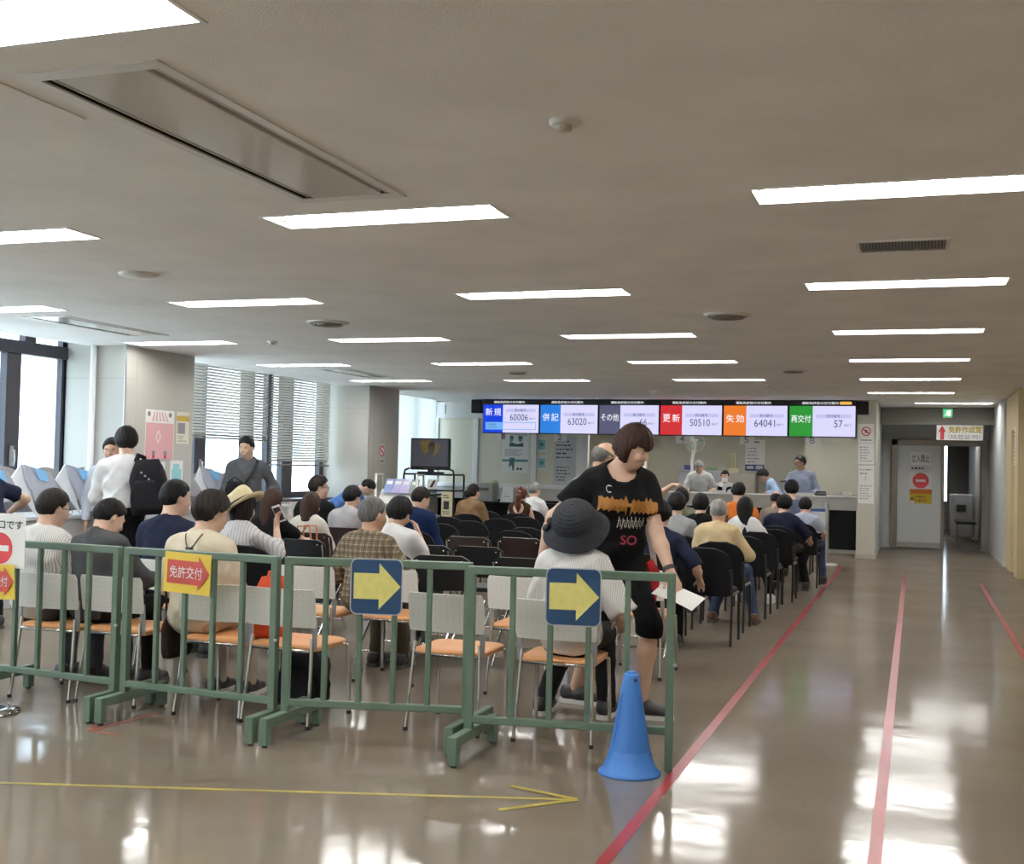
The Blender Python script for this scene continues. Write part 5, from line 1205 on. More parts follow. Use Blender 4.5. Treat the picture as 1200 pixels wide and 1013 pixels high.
        if hair == 'bun': ps += [Ell(H(-.012, -.128, -.045), A(.062, .05, .058)*hs, HR, .015)]
        hl = {'short': .052, 'thick': .040, 'crop': .058, 'bald': .06, 'bob': .035, 'long': .04, 'pony': .055, 'bun': .05, 'hat': .03, 'mop': .032}[hair]
        def hpost(P, d):
            q = ((P-HC) @ HR)/hs; an = np.arctan2(q[:, 0], -q[:, 1]-.01)
            if short: d = d+np.clip(-.005-q[:, 2], 0, .09)*.22
            d = d+(.0024 if hair not in ('thick', 'mop', 'bob', 'long') else .0045)*np.sin(13*an+25*q[:, 2]+seed)*np.sin(30*q[:, 2]+7*an)+(.0012+.018*np.clip(.03-q[:, 2], 0, .12))*np.sin(29*an+9*np.sin(30*q[:, 2])*.2+seed)
            d = np.maximum(d, -np.maximum(.040-q[:, 1], q[:, 2]-hl-.25*(np.abs(q[:, 0])-.05)))
            if short:
                d = np.maximum(d, -np.maximum(.016-q[:, 1], q[:, 2]-.006-.55*(q[:, 1]-.016))); d = np.maximum(d, -(q[:, 2]+.088-1.15*np.maximum(0, q[:, 1]+.068)))
                for e_ in (-1, 1): d = np.maximum(d, -((np.sqrt((((q-A(e_*.088, -.004, -.020))/A(.036, .025, .038))**2).sum(1))-1)*.025))
            elif hair in ('pony', 'bun'):
                d = np.maximum(d, -np.maximum(.014-q[:, 1], q[:, 2]+.0))
                for e_ in (-1, 1): d = np.maximum(d, -((np.sqrt((((q-A(e_*.085, .0, -.022))/A(.03, .02, .03))**2).sum(1))-1)*.02))
            else:
                d = np.maximum(d, -np.maximum(.022-q[:, 1], q[:, 2]-.01)); 
                if hair in ('bob', 'hat'): d = np.maximum(d, -(q[:, 2]+.135+.006*np.sin(40*an)))
            if hair == 'bald': d = np.maximum(d, np.minimum(q[:, 2]-.045+.35*(q[:, 1]+.02), 1))
            if hairpost: d = hairpost(q, d)
            return d
        surface('hair', ps, .0075 if vox <= .011 else .011, 0, hpost, hm, root)
    Hm = Matrix([[*(HR[i]*hs), HC[i]] for i in range(3)]+[[0, 0, 0, 1]])
    e = eye_parts()
    for q in (-1, 1):
        o = link('eye', e['eye'], root); o.matrix_local = Hm @ Matrix.Translation((q*.031, .0705, .001))
        o = link('eyebrow', e['brow'], root); o.matrix_local = Hm @ Matrix.Translation((q*.032, .0865, .024))
    o = link('mouth', e['mouth'], root); o.matrix_local = Hm @ Matrix.Translation((0, .0945, -.064))
    if glasses: o = link('glasses', e['glasses'], root); o.matrix_local = Hm
    ctx = dict(root=root, H=Hm, T=T, TR=TR, O=O, s=s, shirt=SHIRT, WR=WR, WL=WL, ER=ER, EL=EL, hands=hands, SHR=SHR, SHL=SHL, KN=KN, HC=HC, NB=NB)
    if extras: extras(ctx)
    return ctx
def torso_m(c): return Matrix([[*c['TR'][i], c['O'][i]] for i in range(3)]+[[0, 0, 0, 1]])
def put(mb, name, m, c, M=None):
    o = mb.build(name, m, c['root']); 
    if M is not None: o.matrix_local = M
    return o

def fedora(c, tilt=(R(24), R(-34))):
    M = c['H'] @ Matrix.Translation((0, -.018, .035)) @ Matrix.Rotation(tilt[0], 4, 'X') @ Matrix.Rotation(tilt[1], 4, 'Y') @ Matrix.Scale(1.15, 4)
    st = mat('straw', (.66, .58, .36), .8, bump=.5, bscale=250, vary=.06, vscale=60)
    seg = 36; b = MB(); vs = []; fs = []
    prof = [(.098, .01), (.097, .05), (.092, .095), (.080, .122), (.05, .125), (.0, .118)]
    def ring(r, z, k, dip): a = 2*pi*k/seg; return (r*.93*cos(a), r*1.1*sin(a), z+dip*(-sin(a)**2*.012+.006*cos(2*a)))
    vs = [ring(r, z, k, max(0, z-.05)/.07) for r, z in prof for k in range(seg)]
    for i in range(len(prof)-1): fs += [(i*seg+k, i*seg+(k+1) % seg, (i+1)*seg+(k+1) % seg, (i+1)*seg+k) for k in range(seg)]
    b.add(vs, fs, 0, True)
    pr = [(.098, .012), (.12, .006), (.15, .006), (.165, .014), (.166, .010), (.15, .001), (.12, 0), (.097, .004)]
    vs = [(r*.94*cos(2*pi*k/seg), r*1.08*sin(2*pi*k/seg), z+(.010*cos(2*2*pi*k/seg)*(r-.098)/.067)) for r, z in pr for k in range(seg)]; fs = []
    for i in range(len(pr)-1): fs += [(i*seg+k, (i+1)*seg+k, (i+1)*seg+(k+1) % seg, i*seg+(k+1) % seg) for k in range(seg)]
    b.add(vs, fs, 0, True); h = put(b, 'straw_hat', st, c, M)
    b = MB(); vs = [(r*.93*cos(2*pi*k/seg), r*1.1*sin(2*pi*k/seg), z) for r, z in ((.1, .012), (.101, .014), (.0995, .038), (.098, .04)) for k in range(seg)]; fs = []
    for i in range(3): fs += [(i*seg+k, i*seg+(k+1) % seg, (i+1)*seg+(k+1) % seg, (i+1)*seg+k) for k in range(seg)]
    b.add(vs, fs, 0, True); b.build('hat_band', mat('hat_band', (.012, .012, .012), .7), h)
def sunhat(c):
    M = c['H'] @ Matrix.Translation((0, -.050, -.005)) @ Matrix.Rotation(R(50), 4, 'X') @ Matrix.Rotation(R(4), 4, 'Y') @ Matrix.Scale(1.17, 4)
    m_ = mat('hat_charcoal', (.030, .032, .038), .85, 0, .15, bump=.4, bscale=200, vary=.1, vscale=40)
    seg = 48; n = 56; b = MB(); vs = []; fs = []
    for i in range(n+1):
        v = i/n
        if v < .45: u = v/.45; a = u*pi/2; r = .118*sin(a)**.75; z = .112*cos(a)+.03
        else: u = (v-.45)/.55; r = .118+.056*u**.9; z = .03-.055*u**1.2
        rr = .0013*sin(v*110)
        vs += [((r+rr)*cos(2*pi*k/seg), (r+rr)*1.04*sin(2*pi*k/seg), z+rr*.7+.008*u*sin(3*2*pi*k/seg+1)*(v >= .45)) for k in range(seg)]
    for i in range(n): fs += [(i*seg+k, (i+1)*seg+k, (i+1)*seg+(k+1) % seg, i*seg+(k+1) % seg) for k in range(seg)]
    b.add(vs, fs, 0, True); h = put(b, 'sun_hat', m_, c, M)
    h.modifiers.new('thickness', 'SOLIDIFY').thickness = .004
    b = MB()
    for k in range(6): b.ball((-.128+.012*cos(k*1.3), -.04+.022*sin(k*2.1), .05-.016*k+.01*cos(k*3)), (.018, .024, .016), 0, 10)
    b.build('bow', m_, h)

from mathutils.bvhtree import BVHTree
def decal(c, mb, name, mats, M, depth=.4):
    """flat print laid on the shirt: each point of the print is dropped along the print's own -z on to the cloth"""
    me = c['shirt'].data; bv = BVHTree.FromPolygons([v.co for v in me.vertices], [tuple(p.vertices) for p in me.polygons])
    bm = bmesh.new(); vv = [bm.verts.new(v) for v in mb.v]
    for f, mi in zip(mb.f, mb.mi):
        try: q = bm.faces.new([vv[i] for i in f]); q.material_index = mi
        except ValueError: pass
    bmesh.ops.triangulate(bm, faces=bm.faces[:])
    for _ in range(2):
        es = [e for e in bm.edges if e.calc_length() > .02]
        if es: bmesh.ops.subdivide_edges(bm, edges=es, cuts=1)
        bmesh.ops.triangulate(bm, faces=bm.faces[:])
    dirn = (M.to_3x3() @ Vector((0, 0, -1))).normalized()
    for v in bm.verts:
        p = M @ v.co; h = bv.ray_cast(p-dirn*depth, dirn, 2*depth)
        v.co = (h[0]-dirn*.0035) if h[0] else p
    out = bpy.data.meshes.new(name); bm.to_mesh(out); bm.free()
    for m_ in mats: out.materials.append(m_)
    return link(name, out, c['root'])
# ------------------------------------------------------------------ who sits where: head top as it shows, row by row
WHITE_SHIRT = cloth('white', (.72, .72, .72), .05); NAVY = cloth('navy', (.014, .018, .040)); DGREY = cloth('darkgrey', (.055, .057, .062)); CREAMT = cloth('cream', (.60, .54, .42), .06)
JEANS = cloth('jeans', (.045, .065, .125)); KHAKI = cloth('khaki', (.28, .23, .16)); BLACKC = cloth('black', (.0065, .0065, .0075)); GREYT = cloth('greymarl', (.26, .27, .28), .1); BEIGE = cloth('beige', (.40, .34, .27))
WSHOE = mat('shoe_white', (.7, .7, .68), .5); BRSHOE = mat('shoe_brown', (.10, .04, .02), .5); WSOLE = mat('sole_white', (.7, .7, .68), .6)
STRIPE = pattern_cloth('cloth_pinstripe', (.66, .65, .62), (.30, .31, .33), 'stripe', 82, .30)
PALESTR = pattern_cloth('cloth_pale_stripe', (.66, .65, .64), (.46, .46, .48), 'stripe', 42, .3)
PLAID = pattern_cloth('cloth_plaid', (.150, .118, .082), (.36, .31, .23), 'check', 24, .09, line2=(.095, .072, .05))
SEER = pattern_cloth('cloth_seersucker', (.64, .63, .61), (.48, .47, .46), 'stripe', 90, .4)
def seated(label, px, py, back, **k):
    dy = k.pop('dy', .22); y = back+dy; ln = R(k.get('lean', 4)); p = atY(px, py, y+.05+.6*sin(ln)); kw = dict(top=p.z); kw.update(k)
    rz = k.get('rz', 0); kw.pop('rz', None); hx = k.pop('hx', 0); kw.pop('hx', None)
    return person(label, p.x+hx, y, rz, True, **kw)
def standing(label, px, py, y, **k):
    p = atY(px, py, y); kw = dict(top=p.z); kw.update(k); rz = kw.pop('rz', 0); hx = kw.pop('hx', 0); hy = kw.pop('hy', 0)
    return person(label, p.x+hx, y+hy, rz, False, **kw)

# front block, nearest row first
seated('person in grey pinstripe shirt and glasses seated at the far left front', 62, 570, 5.53, shirt=STRIPE, sleeve='long', collar=True, yaw=-22, pitch=10, glasses=True, pants=cloth('slate', (.05, .055, .065)), vox=.010, LH=(-.2, .28, .72), RH=(.16, .32, .70), hm=DARKHAIR)
seated('person in dark grey sweater with head bowed in the front row', 118, 577, 5.57, shirt=DGREY, sleeve='long', yaw=-24, pitch=28, lean=8, side=-7, hx=.10, pants=BLACKC, vox=.010, RH=(.12, .38, .66), LH=(-.1, .38, .66), thick=.004)
seated('person in navy T-shirt looking right in the second row left', 206, 561, 6.64, shirt=NAVY, yaw=-32, pitch=4, vox=.011, fat=1.08, pants=BLACKC, sleeve='elbow')
def necklace(c):
    me = c['shirt'].data; bv = BVHTree.FromPolygons([v.co for v in me.vertices], [tuple(p.vertices) for p in me.polygons]); path = [Vector(c['T'](-.060, .0, .49))]; dn = Vector(c['TR'] @ A(0, 1, 0))
    for i in range(-8, 9):
        x = .062*math.sin(i/8*pi/2); z = .395+.085*(abs(x)/.062)**2; p = Vector(c['T'](x, -.4, z)); h = bv.ray_cast(p, dn, .5)
        if h[0]: path.append(h[0]-dn*.004)
    path.append(Vector(c['T'](.060, .0, .49)))
    b = MB(); b.tube(path, .0032, 6); m_ = path[len(path)//2]; b.tube([m_+Vector((-.022, -.003, 0)), m_+Vector((.022, -.003, 0))], .006, 6); put(b, 'cord', mat('cord_dark', (.03, .025, .03), .6), c)
seated('person in cream T-shirt with a dark neck cord in the front row', 245, 573, 5.53, shirt=CREAMT, sleeve='elbow', yaw=-26, pitch=14, hair='mop', hm=DARKHAIR, vox=.010, pants=BEIGE, extras=necklace, waist=.93, thick=.004, shoes=BLACKC and mat('shoe_black'), sole=WSOLE)
seated('person in plaid brown shirt with short grey hair in the second row', 438, 582, 6.83, shirt=PLAID, sleeve='long', collar=True, yaw=-28, pitch=2, hair='short', hm=SALT, vox=.010, pants=cloth('brown_trousers', (.10, .08, .06)), skin=SKIN2, LH=(-.2, .25, .64), RH=(.2, .3, .66))
def sun(c): sunhat(c)
seated('person in black sun hat and white striped blouse in the front row', 674, 583, 5.73, shirt=SEER, sleeve='elbow', female=True, hair='hat', yaw=-6, pitch=8, extras=sun, vox=.010, pants=cloth('skirt_dark', (.02, .02, .022)), thick=.008, waist=1.0, shoulder=.95, hx=.02, RH=(.22, .22, .60), top=1.235, feet=((.06, .55, .085), (-.3, .5, .085)), sole=WSOLE)
def strawh(c):
    fedora(c)
    W, fd, pn, th = c['hands'][1]; M = c['root'].matrix_basis; p = Vector(W)+Vector(fd)*.10
    PHONE.matrix_world = Matrix.Translation(c['root'].location+p+Vector((0, .028, .01))) @ Matrix.Rotation(R(-18), 4, 'Y') @ Matrix.Rotation(R(20), 4, 'X')
seated('person in straw fedora and white striped blouse holding up a phone', 290, 577, 7.48, shirt=PALESTR, sleeve='fore', female=True, hair='bob', hm=DARKHAIR, yaw=-14, roll=6, pitch=6, extras=strawh, vox=.011, RH=(.20, .25, .90), rdir=(-.05, .1, 1), rhint=(.45, -.3, -1), pants=BLACKC, hx=-.03)
seated('person in black top holding a tote behind the straw hat', 321, 572, 8.55, shirt=BLACKC, sleeve='short', female=True, hair='long', hm=BROWNHAIR, yaw=-10, vox=.013, RH=(.26, .40, .70))
seated('person in white shirt resting head on the right hand', 466, 581, 7.62, shirt=WHITE_SHIRT, sleeve='short', hair='thick', hm=BLACKHAIR, yaw=-8, pitch=16, roll=8, RH=(.15, .15, .90), rdir=(-.25, -.25, .95), rhint=(.3, .5, -1), vox=.010, curl=.8, thick=.006)
seated('person with long brown hair in a light top with thin strap', 367, 577, 9.40, shirt=cloth('oatmeal', (.60, .57, .51), .05), sleeve='long', female=True, hair='long', hm=BROWNHAIR, pitch=8, vox=.012,
       hairpost=lambda q, d: np.maximum(d, -(q[:, 2]+.20)), extras=lambda c: put(MB().tube([tuple(c['T'](.11, .02, .455)), tuple(c['T'](.06, -.115, .38)), tuple(c['T'](-.05, -.148, .22)), tuple(c['T'](-.15, -.10, .08))], .006, 6), 'strap', BLACK, c))
seated('person in black shirt with glasses seated before the far window', 373, 557, 11.2, shirt=BLACKC, sleeve='short', hair='thick', hm=DARKHAIR, yaw=-55, glasses=True, vox=.013)
seated('person in grey top with short black hair in the middle left', 412, 568, 10.35, shirt=cloth('mist', (.36, .35, .36), .08), sleeve='short', female=True, hair='thick', yaw=-20, pitch=14, vox=.013, pants=cloth('white_trousers', (.6, .6, .6)))
seated('person in royal blue shirt with head turned down right', 488, 568, 10.06, shirt=cloth('royal', (.008, .018, .062)), sleeve='long', yaw=-34, pitch=18, vox=.012, collar=True, hm=DARKHAIR, hx=.02, thick=.006)
standing('person in blue shirt bending forward beside the second column', 427, 553, 14.6, rz=R(-70), lean=52, pitch=8, shirt=cloth('denimblue', (.075, .16, .40)), sleeve='long', pants=cloth('navy_trousers', (.02, .025, .05)), vox=.014, top=1.34, hip=.78, hx=-.45, RH=(.2, .62, .78), LH=(-.2, .62, .78), hair='short', feet=((.1, .05, .085), (-.1, -.02, .085)))
seated('person in brown sweater with dark hair in a low bun', 555, 566, 14.05, shirt=cloth('camel', (.17, .105, .055)), sleeve='long', female=True, hair='bun', hm=DARKHAIR, yaw=-24, pitch=6, vox=.013, thick=.008)
def clip_(c): put(MB().tube([(-.035, -.112, .035), (0, -.128, .045), (.035, -.112, .035)], .006, 6), 'hair_clip', mat('clip_silver', (.7, .65, .6), .25, .8), c, c['H'])
seated('person with a long auburn ponytail and silver hair clip', 612, 570, 14.75, shirt=cloth('lace_dark', (.045, .022, .016)), sleeve='none', female=True, hair='pony', hm=AUBURN, vox=.013, extras=clip_, scoop=[((0, -.12, .40), .10)], hx=.0)
seated('person with grey hair and white shirt just beyond the ponytail', 626, 565, 15.95, shirt=WHITE_SHIRT, sleeve='short', hair='short', hm=GREYHAIR, yaw=-30, vox=.016)

# right block, along the aisle
def watch(c, hand='WL', el='EL'):
    W = Vector(c[hand]); E_ = Vector(c[el]); u = (W-E_).normalized(); p = W-u*.02
    b = MB(); b.tube([p-u*.012, p+u*.012], .0325*c['s'], 14); put(b, 'wrist_band', mat('band_dark', (.03, .022, .02), .5), c)
seated('person broad in dark navy shirt with forearm lowered by the aisle', 774, 585, 8.72, shirt=NAVY, sleeve='elbow', fat=1.15, pitch=14, hair='thick', vox=.012, RH=(.31, .20, .56), rhint=(.5, -.9, -.1), pants=BLACKC, lean=8, shoulder=1.06)
seated('person in grey T-shirt with black hair, right block', 794, 577, 11.04, shirt=GREYT, sleeve='short', fat=1.08, vox=.012, hair='thick')
seated('person in olive shirt with a hand laid on the head', 799, 569, 13.4, shirt=cloth('olive', (.15, .15, .11)), sleeve='short', lean=-6, pitch=-28, yaw=20, hair='short', LH=(-.12, .02, 1.24), ldir=(.9, .2, .1), lhint=(-.9, .2, .2), vox=.013)
seated('person in black top beyond the cream shirt man', 822, 579, 12.35, shirt=BLACKC, sleeve='short', hair='thick', vox=.013)
seated('person in cream yellow shirt with cropped grey hair by the aisle', 843, 584, 10.36, shirt=cloth('butter', (.60, .47, .28), .06), sleeve='long', collar=True, hair='crop', hm=GREYHAIR, vox=.011, pants=JEANS, shoes=BRSHOE, skin=SKIN2, fat=1.05, RH=(.22, .28, .66), thick=.006, knees=(.3, 1, .1), feet=((.28, .45, .085), (-.1, .42, .085)))
def hairbacks(c): pass
seated('person with long straight black hair in white top', 874, 582, 12.35, shirt=WHITE_SHIRT, sleeve='long', female=True, hair='long', vox=.012, pants=BLACKC, shoes=WSHOE, sole=WSOLE, RH=(.2, .25, .64), feet=((.25, .3, .085), (-.1, .4, .085)), knees=(.2, 1, .1))
seated('person in orange shirt with dark strap over the shoulder', 866, 563, 14.05, shirt=cloth('orange', (.48, .13, .025), .06), sleeve='short', hair='crop', vox=.013, extras=lambda c: put(MB().tube([tuple(c['T'](-.14, .03, .475)), tuple(c['T'](-.12, -.10, .41)), tuple(c['T'](-.10, -.148, .26)), tuple(c['T'](-.09, -.14, .10))], .016, 6), 'strap', BLACK, c))
seated('person broad in dark navy jersey leaning to the aisle', 916, 573, 13.84, shirt=cloth('navyjersey', (.012, .014, .032)), sleeve='elbow', fat=1.25, hair=None, lean=14, pitch=34, vox=.012, pants=BLACKC, shoulder=1.12, RH=(.3, .3, .62), feet=((.25, .42, .085), (-.1, .42, .085)), knees=(.2, 1, .1), top=1.17, extras=None) if False else \
seated('person broad in dark navy jersey by the aisle', 926, 580, 13.84, shirt=cloth('navyjersey', (.012, .014, .032)), sleeve='elbow', fat=1.25, hair='thick', lean=6, pitch=12, yaw=-10, roll=6, vox=.012, pants=BLACKC, shoulder=1.12, RH=(.3, .3, .62), feet=((.25, .42, .085), (-.1, .42, .085)), knees=(.2, 1, .1), hx=-.08)
seated('person balding seated beyond the broad man in navy', 910, 574, 15.75, shirt=cloth('taupe', (.2, .16, .13)), hair='bald', hm=DARKHAIR, skin=SKIN2, vox=.015)
seated('person in light blue shirt and jeans near the steel post', 944, 583, 14.85, shirt=cloth('skyblue', (.42, .48, .60), .06), sleeve='short', collar=True, vox=.014, pants=JEANS, RH=(.22, .3, .64), feet=((.2, .42, .085), (-.1, .42, .085)), knees=(.25, 1, .1), pitch=14)
seated('person with black hair farthest along the aisle', 928, 562, 16.75, shirt=cloth('slateblue', (.08, .10, .16)), vox=.016, hair='thick')

# the woman stepping out of the row, and those on their feet
def logo(c):
    M = torso_m(c) @ Matrix.Scale(c['s'], 4) @ Matrix(((-1, 0, 0, 0), (0, 0, 1, 0), (0, 1, 0, 0), (0, 0, 0, 1))) @ Matrix.Translation((0, .0, 0)) @ Matrix.Rotation(R(-4), 4, 'Z')
    rg = random.Random(3); b = MB()
    def jag(x0, x1, y0, y1, n, mi, amp):
        up = []; dn = []
        for i in range(n+1):
            x = x0+(x1-x0)*i/n; e = amp*(1.6 if i in (0, n) else rg.uniform(.1, 1)); up.append((x, y1+e*(i % 2))); dn.append((x, y0-e*((i+1) % 2)*.8))
        for i in range(n): b.prism([dn[i], dn[i+1], up[i+1], up[i]], 0, .0005, mi)
    jag(-.165, -.01, .268, .322, 12, 0, .026); jag(.01, .165, .268, .322, 12, 0, .026); b.prism([(-.03, .29), (.03, .29), (.02, .31), (-.02, .31)], 0, .0005, 0)
    for k in range(11): x = -.15+.03*k; b.prism([(x-.008, .266), (x+.006, .266), (x+.010, .29), (x-.002, .295)], .0006, .001, 2) if k != 5 else None
    decal(c, b, 'logo_print', [mat('print_gold', (.60, .28, .06), .6), mat('print_white', (.7, .7, .68), .6), mat('print_rust', (.30, .10, .03), .6)], M)
    b = MB()
    for k in range(7):
        x = -.05+.024*k; b.tube([(x, .165+rg.uniform(-.008, .008), .0), (x+.004, .20, 0), (x+.002, .225+rg.uniform(0, .012), 0)], .003, 4); b.tube([(x, .205, 0), (x+.014, .215, 0), (x+.016, .175, 0)], .0026, 4)
    decal(c, b, 'script_print', [mat('print_white')], M)
    b = MB(); text(b, 'SO', M.Identity(4), -.02, .075, w=.10, h=.052, bold=.02, z=0); decal(c, b, 'word_print', [mat('print_crimson', (.30, .03, .06), .6)], M)
    b = MB(); b.tube([(-.115+.016*cos(a), .372+.018*sin(a), 0) for a in [R(50+260*i/12) for i in range(13)]], .0026, 4); b.tube([(-.128, .386, 0), (-.102, .386, 0)], .0024, 4); b.tube([(-.126, .355, 0), (-.104, .357, 0)], .0024, 4)
    decal(c, b, 'badge_print', [mat('print_white')], M)
    watch(c)
    W, fd, pn, th = c['hands'][-1]; Mr = Matrix.Translation(c['root'].location) @ Matrix.Rotation(c['root'].rotation_euler.z, 4, 'Z')
    p = Mr @ (Vector(W)+Vector(fd)*.13); PAPERFORM.matrix_world = Matrix.Translation(p+Vector((-.14, -.06, -.01))) @ Matrix.Rotation(R(-14), 4, 'Z') @ Matrix.Rotation(R(14), 4, 'Y') @ Matrix.Rotation(R(22), 4, 'X')
    hp = c['T']; b = MB(); b.sheet([[tuple(hp(-.17, .10, -.05)), tuple(hp(-.24, .0, -.05))], [tuple(hp(-.19, .13, -.14)), tuple(hp(-.28, .03, -.13))], [tuple(hp(-.20, .14, -.24)), tuple(hp(-.27, .05, -.20))], [tuple(hp(-.22, .11, -.30)), tuple(hp(-.25, .08, -.29))]], .012); put(b, 'bandana', cloth('bandana', (.42, .015, .02), .4), c)
    b = MB(); b.sheet([[tuple(hp(-.18, .02, .14)), tuple(hp(-.19, -.07, .14))], [tuple(hp(-.22, .03, .02)), tuple(hp(-.24, -.07, .04))], [tuple(hp(-.25, .02, -.09)), tuple(hp(-.28, -.08, -.08))], [tuple(hp(-.25, .0, -.18)), tuple(hp(-.27, -.07, -.20))]], .03); put(b, 'tied_shirt', WHITE_SHIRT, c)
standing('person in black printed T-shirt and shorts stepping out of the row', 736, 488, 6.55, rz=R(-118), twist=-30, yaw=42, pitch=20, roll=-4, lean=13, shirt=BLACKC, sleeve='short', female=True, fat=1.12, pants=BLACKC, shorts=True, hair='bob', hm=BROWNHAIR, hairpost=lambda q, d: np.maximum(d, -(q[:, 2]+.075+.35*(q[:, 1]+.05)+.006*np.sin(45*np.arctan2(q[:, 0], -q[:, 1])))), vox=.008, shoes=mat('shoe_black'), sole=WSOLE, waist=1.06, thick=.004,
         LH=(-.04, .42, .80), ldir=(.1, .5, -.75), lhint=(-.2, -.7, .1), RH=(.30, -.28, .90), rhint=(.6, -.4, -.3), feet=((-.02, -.30, .085), (-.02, .22, .085)), footyaw=(20, 28), scoop=[((0, .03, .47), .085)], extras=logo, hx=-.10, hy=.1)
standing('person balding with glasses in pale green shirt behind the woman in black', 702, 514, 8.25, rz=R(-28), yaw=-25, pitch=8, lean=8, shirt=cloth('palegreen', (.46, .52, .45), .05), sleeve='short', collar=True, hair='bald', hm=SALT, skin=SKIN2, glasses=True, vox=.012, pants=KHAKI, hx=-.05)
bpm = standing('person in white shirt seen from behind with a black backpack', 148, 499, 8.6, rz=R(30), yaw=10, pitch=6, shirt=WHITE_SHIRT, sleeve='long', collar=True, hair='thick', vox=.012, pants=BLACKC, thick=.006, tuck=True, fat=1.0, RH=(.12, .34, 1.02), LH=(-.16, .34, 1.0))
standing('person with a lined face facing the man in white shirt', 131, 512, 9.75, rz=R(205), yaw=0, pitch=4, shirt=cloth('paleblue', (.45, .48, .55), .05), sleeve='long', collar=True, hair='short', hm=DARKHAIR, skin=SKIN2, vox=.012, hx=.03)
def strapb(c):
    put(MB().tube([tuple(c['T'](-.115, .06, .46)), tuple(c['T'](-.06, .135, .34)), tuple(c['T'](.06, .14, .16)), tuple(c['T'](.16, .09, .02))], .018, 6), 'bag_strap', BLACK, c)
standing('person in charcoal shirt with a crossbody strap facing the room', 291, 510, 12.2, rz=R(212), yaw=-24, pitch=10, shirt=cloth('charcoal', (.085, .09, .10), .15), sleeve='long', collar=True, hair='short', vox=.011, pants=cloth('slate'), RH=(.10, .25, 1.03), LH=(-.26, .12, .95), rdir=(-.9, .2, .1), extras=strapb, hm=BLACKHAIR)
t = thing('camera_bag', 'small black bag held in front of the man in charcoal shirt', 'bag', (-7.60, 11.92, .97), R(30)); soft_bag(.20, .12, .2).build('body', BAGB, t); MB().tube([(-.09, 0, .18), (0, 0, .25), (.09, 0, .18)], .008, 6).build('handle', BAGB, t)
person('person in dark navy leaning over the counter at the left edge', -7.12, 7.55, R(62), False, top=1.40, lean=34, shirt=NAVY, sleeve='short', hair='short', vox=.013, RH=(.30, .38, .93), LH=(-.1, .5, .93), rhint=(.8, -.5, .2), hip=.86)
# clerks behind the counter
GST = cloth('clerk_white', (.56, .57, .58), .05); LBL = cloth('clerk_blue', (.34, .46, .66), .05); CBL = cloth('clerk_steel', (.30, .34, .46), .08)
standing('person with grey hair in white short sleeved shirt leaning on the counter inside', 821, 536, 22.35, rz=R(182), lean=16, pitch=26, yaw=6, shirt=GST, sleeve='elbow', collar=True, hair='short', hm=GREYHAIR, glasses=True, vox=.014, RH=(.18, .36, 1.06), LH=(-.24, .26, 1.04), rhint=(.35, -.8, -.3), lhint=(-.35, -.8, -.3), skin=SKIN2)
def mask(c):
    b = MB(); n = 8; g = [[(.062*math.sin(R(-72+144*i/n)), .045+.055*math.cos(R(-72+144*i/n))+(.012 if 2 < i < 6 else 0), -.02-.085*j/5) for j in range(6)] for i in range(n+1)]
    b.sheet(g, .004); put(b, 'face_mask', PAPER, c, c['H'])
    ps = MB(); P = c['T']; 
    for q in (-1, 1): ps.sheet([[tuple(P(q*.045, .125, .40)), tuple(P(q*.13, .085, .42))], [tuple(P(q*.03, .155, .28)), tuple(P(q*.15, .10, .28))], [tuple(P(q*.01, .15, .12)), tuple(P(q*.15, .10, .12))], [tuple(P(q*.005, .15, -.02)), tuple(P(q*.16, .10, -.02))]], .012)
    put(ps, 'vest', BLACKC, c)
person('person in face mask and dark vest seated behind the counter', atY(850, 550, 22.4).x, 22.4, R(184), True, top=atY(850, 550, 22.4).z, hip=.74, shirt=GST, sleeve='long', collar=True, female=True, hair='pony', vox=.014, extras=mask, RH=(.12, .3, .92), LH=(-.12, .3, .92), feet=((.1, .4, .30), (-.1, .4, .30)))
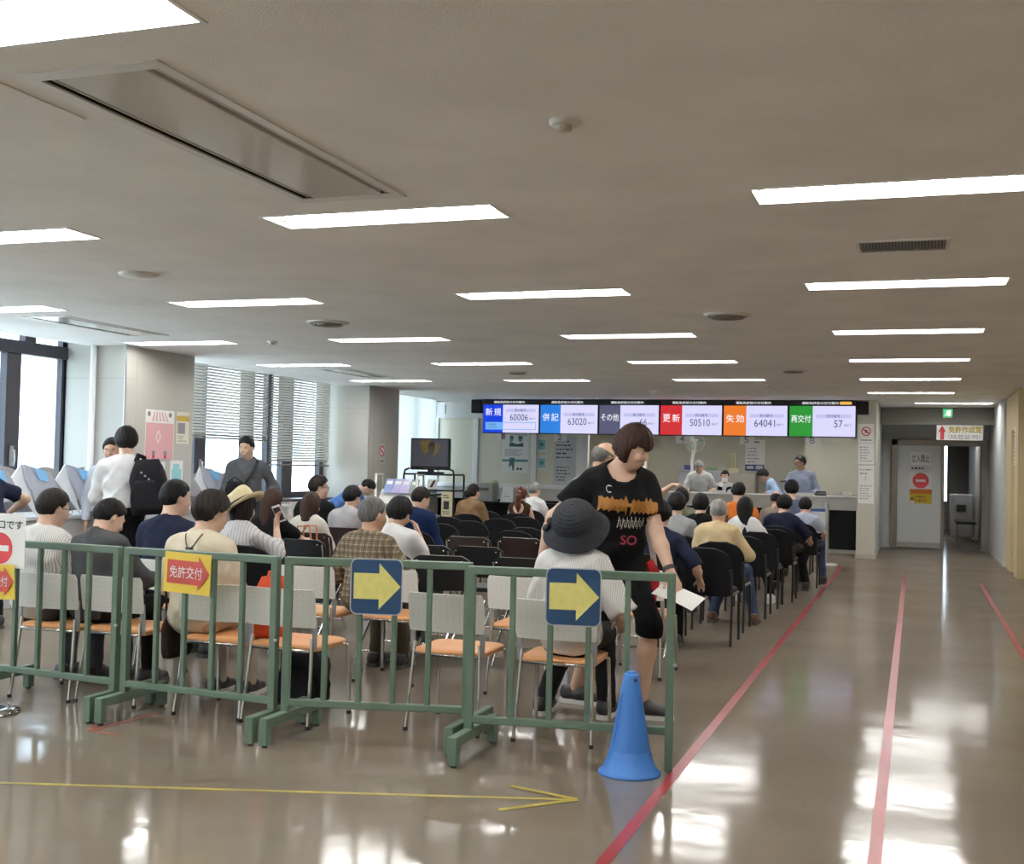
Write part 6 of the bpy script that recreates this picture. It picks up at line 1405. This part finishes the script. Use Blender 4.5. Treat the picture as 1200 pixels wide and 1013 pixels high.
standing('person in light blue shirt bending away to the left behind the counter', 898, 546, 22.6, rz=R(78), lean=28, pitch=20, shirt=LBL, sleeve='long', collar=True, hair='thick', vox=.014, hx=.32, hair_=0) if False else \
standing('person in light blue shirt bending to the left behind the counter', 898, 546, 22.6, rz=R(100), lean=26, pitch=18, shirt=LBL, sleeve='long', collar=True, hair='thick', vox=.014, hx=.26, RH=(.2, .25, 1.02), LH=(-.2, .25, 1.02))
standing('person in steel blue shirt with glasses standing at the right of the counter', 940, 533, 22.2, rz=R(176), yaw=-40, pitch=4, shirt=CBL, sleeve='long', collar=True, hair='short', hm=DARKHAIR, glasses=True, vox=.013, skin=SKIN2, fat=1.05, RH=(.22, .26, 1.03), LH=(-.24, .24, 1.03), rhint=(.3, -.8, -.4), lhint=(-.3, -.8, -.4))
t = thing('clerk_chair', 'grey office chair under the masked clerk', 'chair', (atY(850, 550, 22.4).x, 22.45, 0)); MB().box((-.22, -.22, .58), (.22, .22, .64), bev=.02).build('seat', CAB, t); MB().tube([(0, 0, .08), (0, 0, .58)], .025, 10).build('column', BLACK, t); MB().lathe([(0, .08), (.25, .04), (.25, .02), (0, .02)], 16).build('base', BLACK, t)
# the backpack on the white shirt
t = thing('backpack', 'black backpack hanging on the right shoulder of the white shirt', 'bag', (0, 0, 0))
r_ = bpm['root']; Mw = Matrix.Translation(r_.location) @ Matrix.Rotation(r_.rotation_euler.z, 4, 'Z')
t.matrix_world = Mw @ Matrix.Translation((.25, -.24, .93)) @ Matrix.Rotation(R(-4), 4, 'Y')
soft_bag(.29, .19, .48).build('body', BAGB, t); soft_bag(.26, .07, .26).build('front_pocket', BAGB, t, (0, -.12, .04)); MB().tube([(-.1, .06, .47), (-.09, .12, .52), (-.05, .18, .5), (-.04, .20, .40), (-.05, .16, .2)], .022, 6).build('strap', BAGB, t)
b = MB()
for k in range(3): b.box((-.05+.03*k, -.115, .36-.03*k), (-.035+.03*k, -.105, .375-.03*k))
b.build('reflective_tab', STEEL, t)
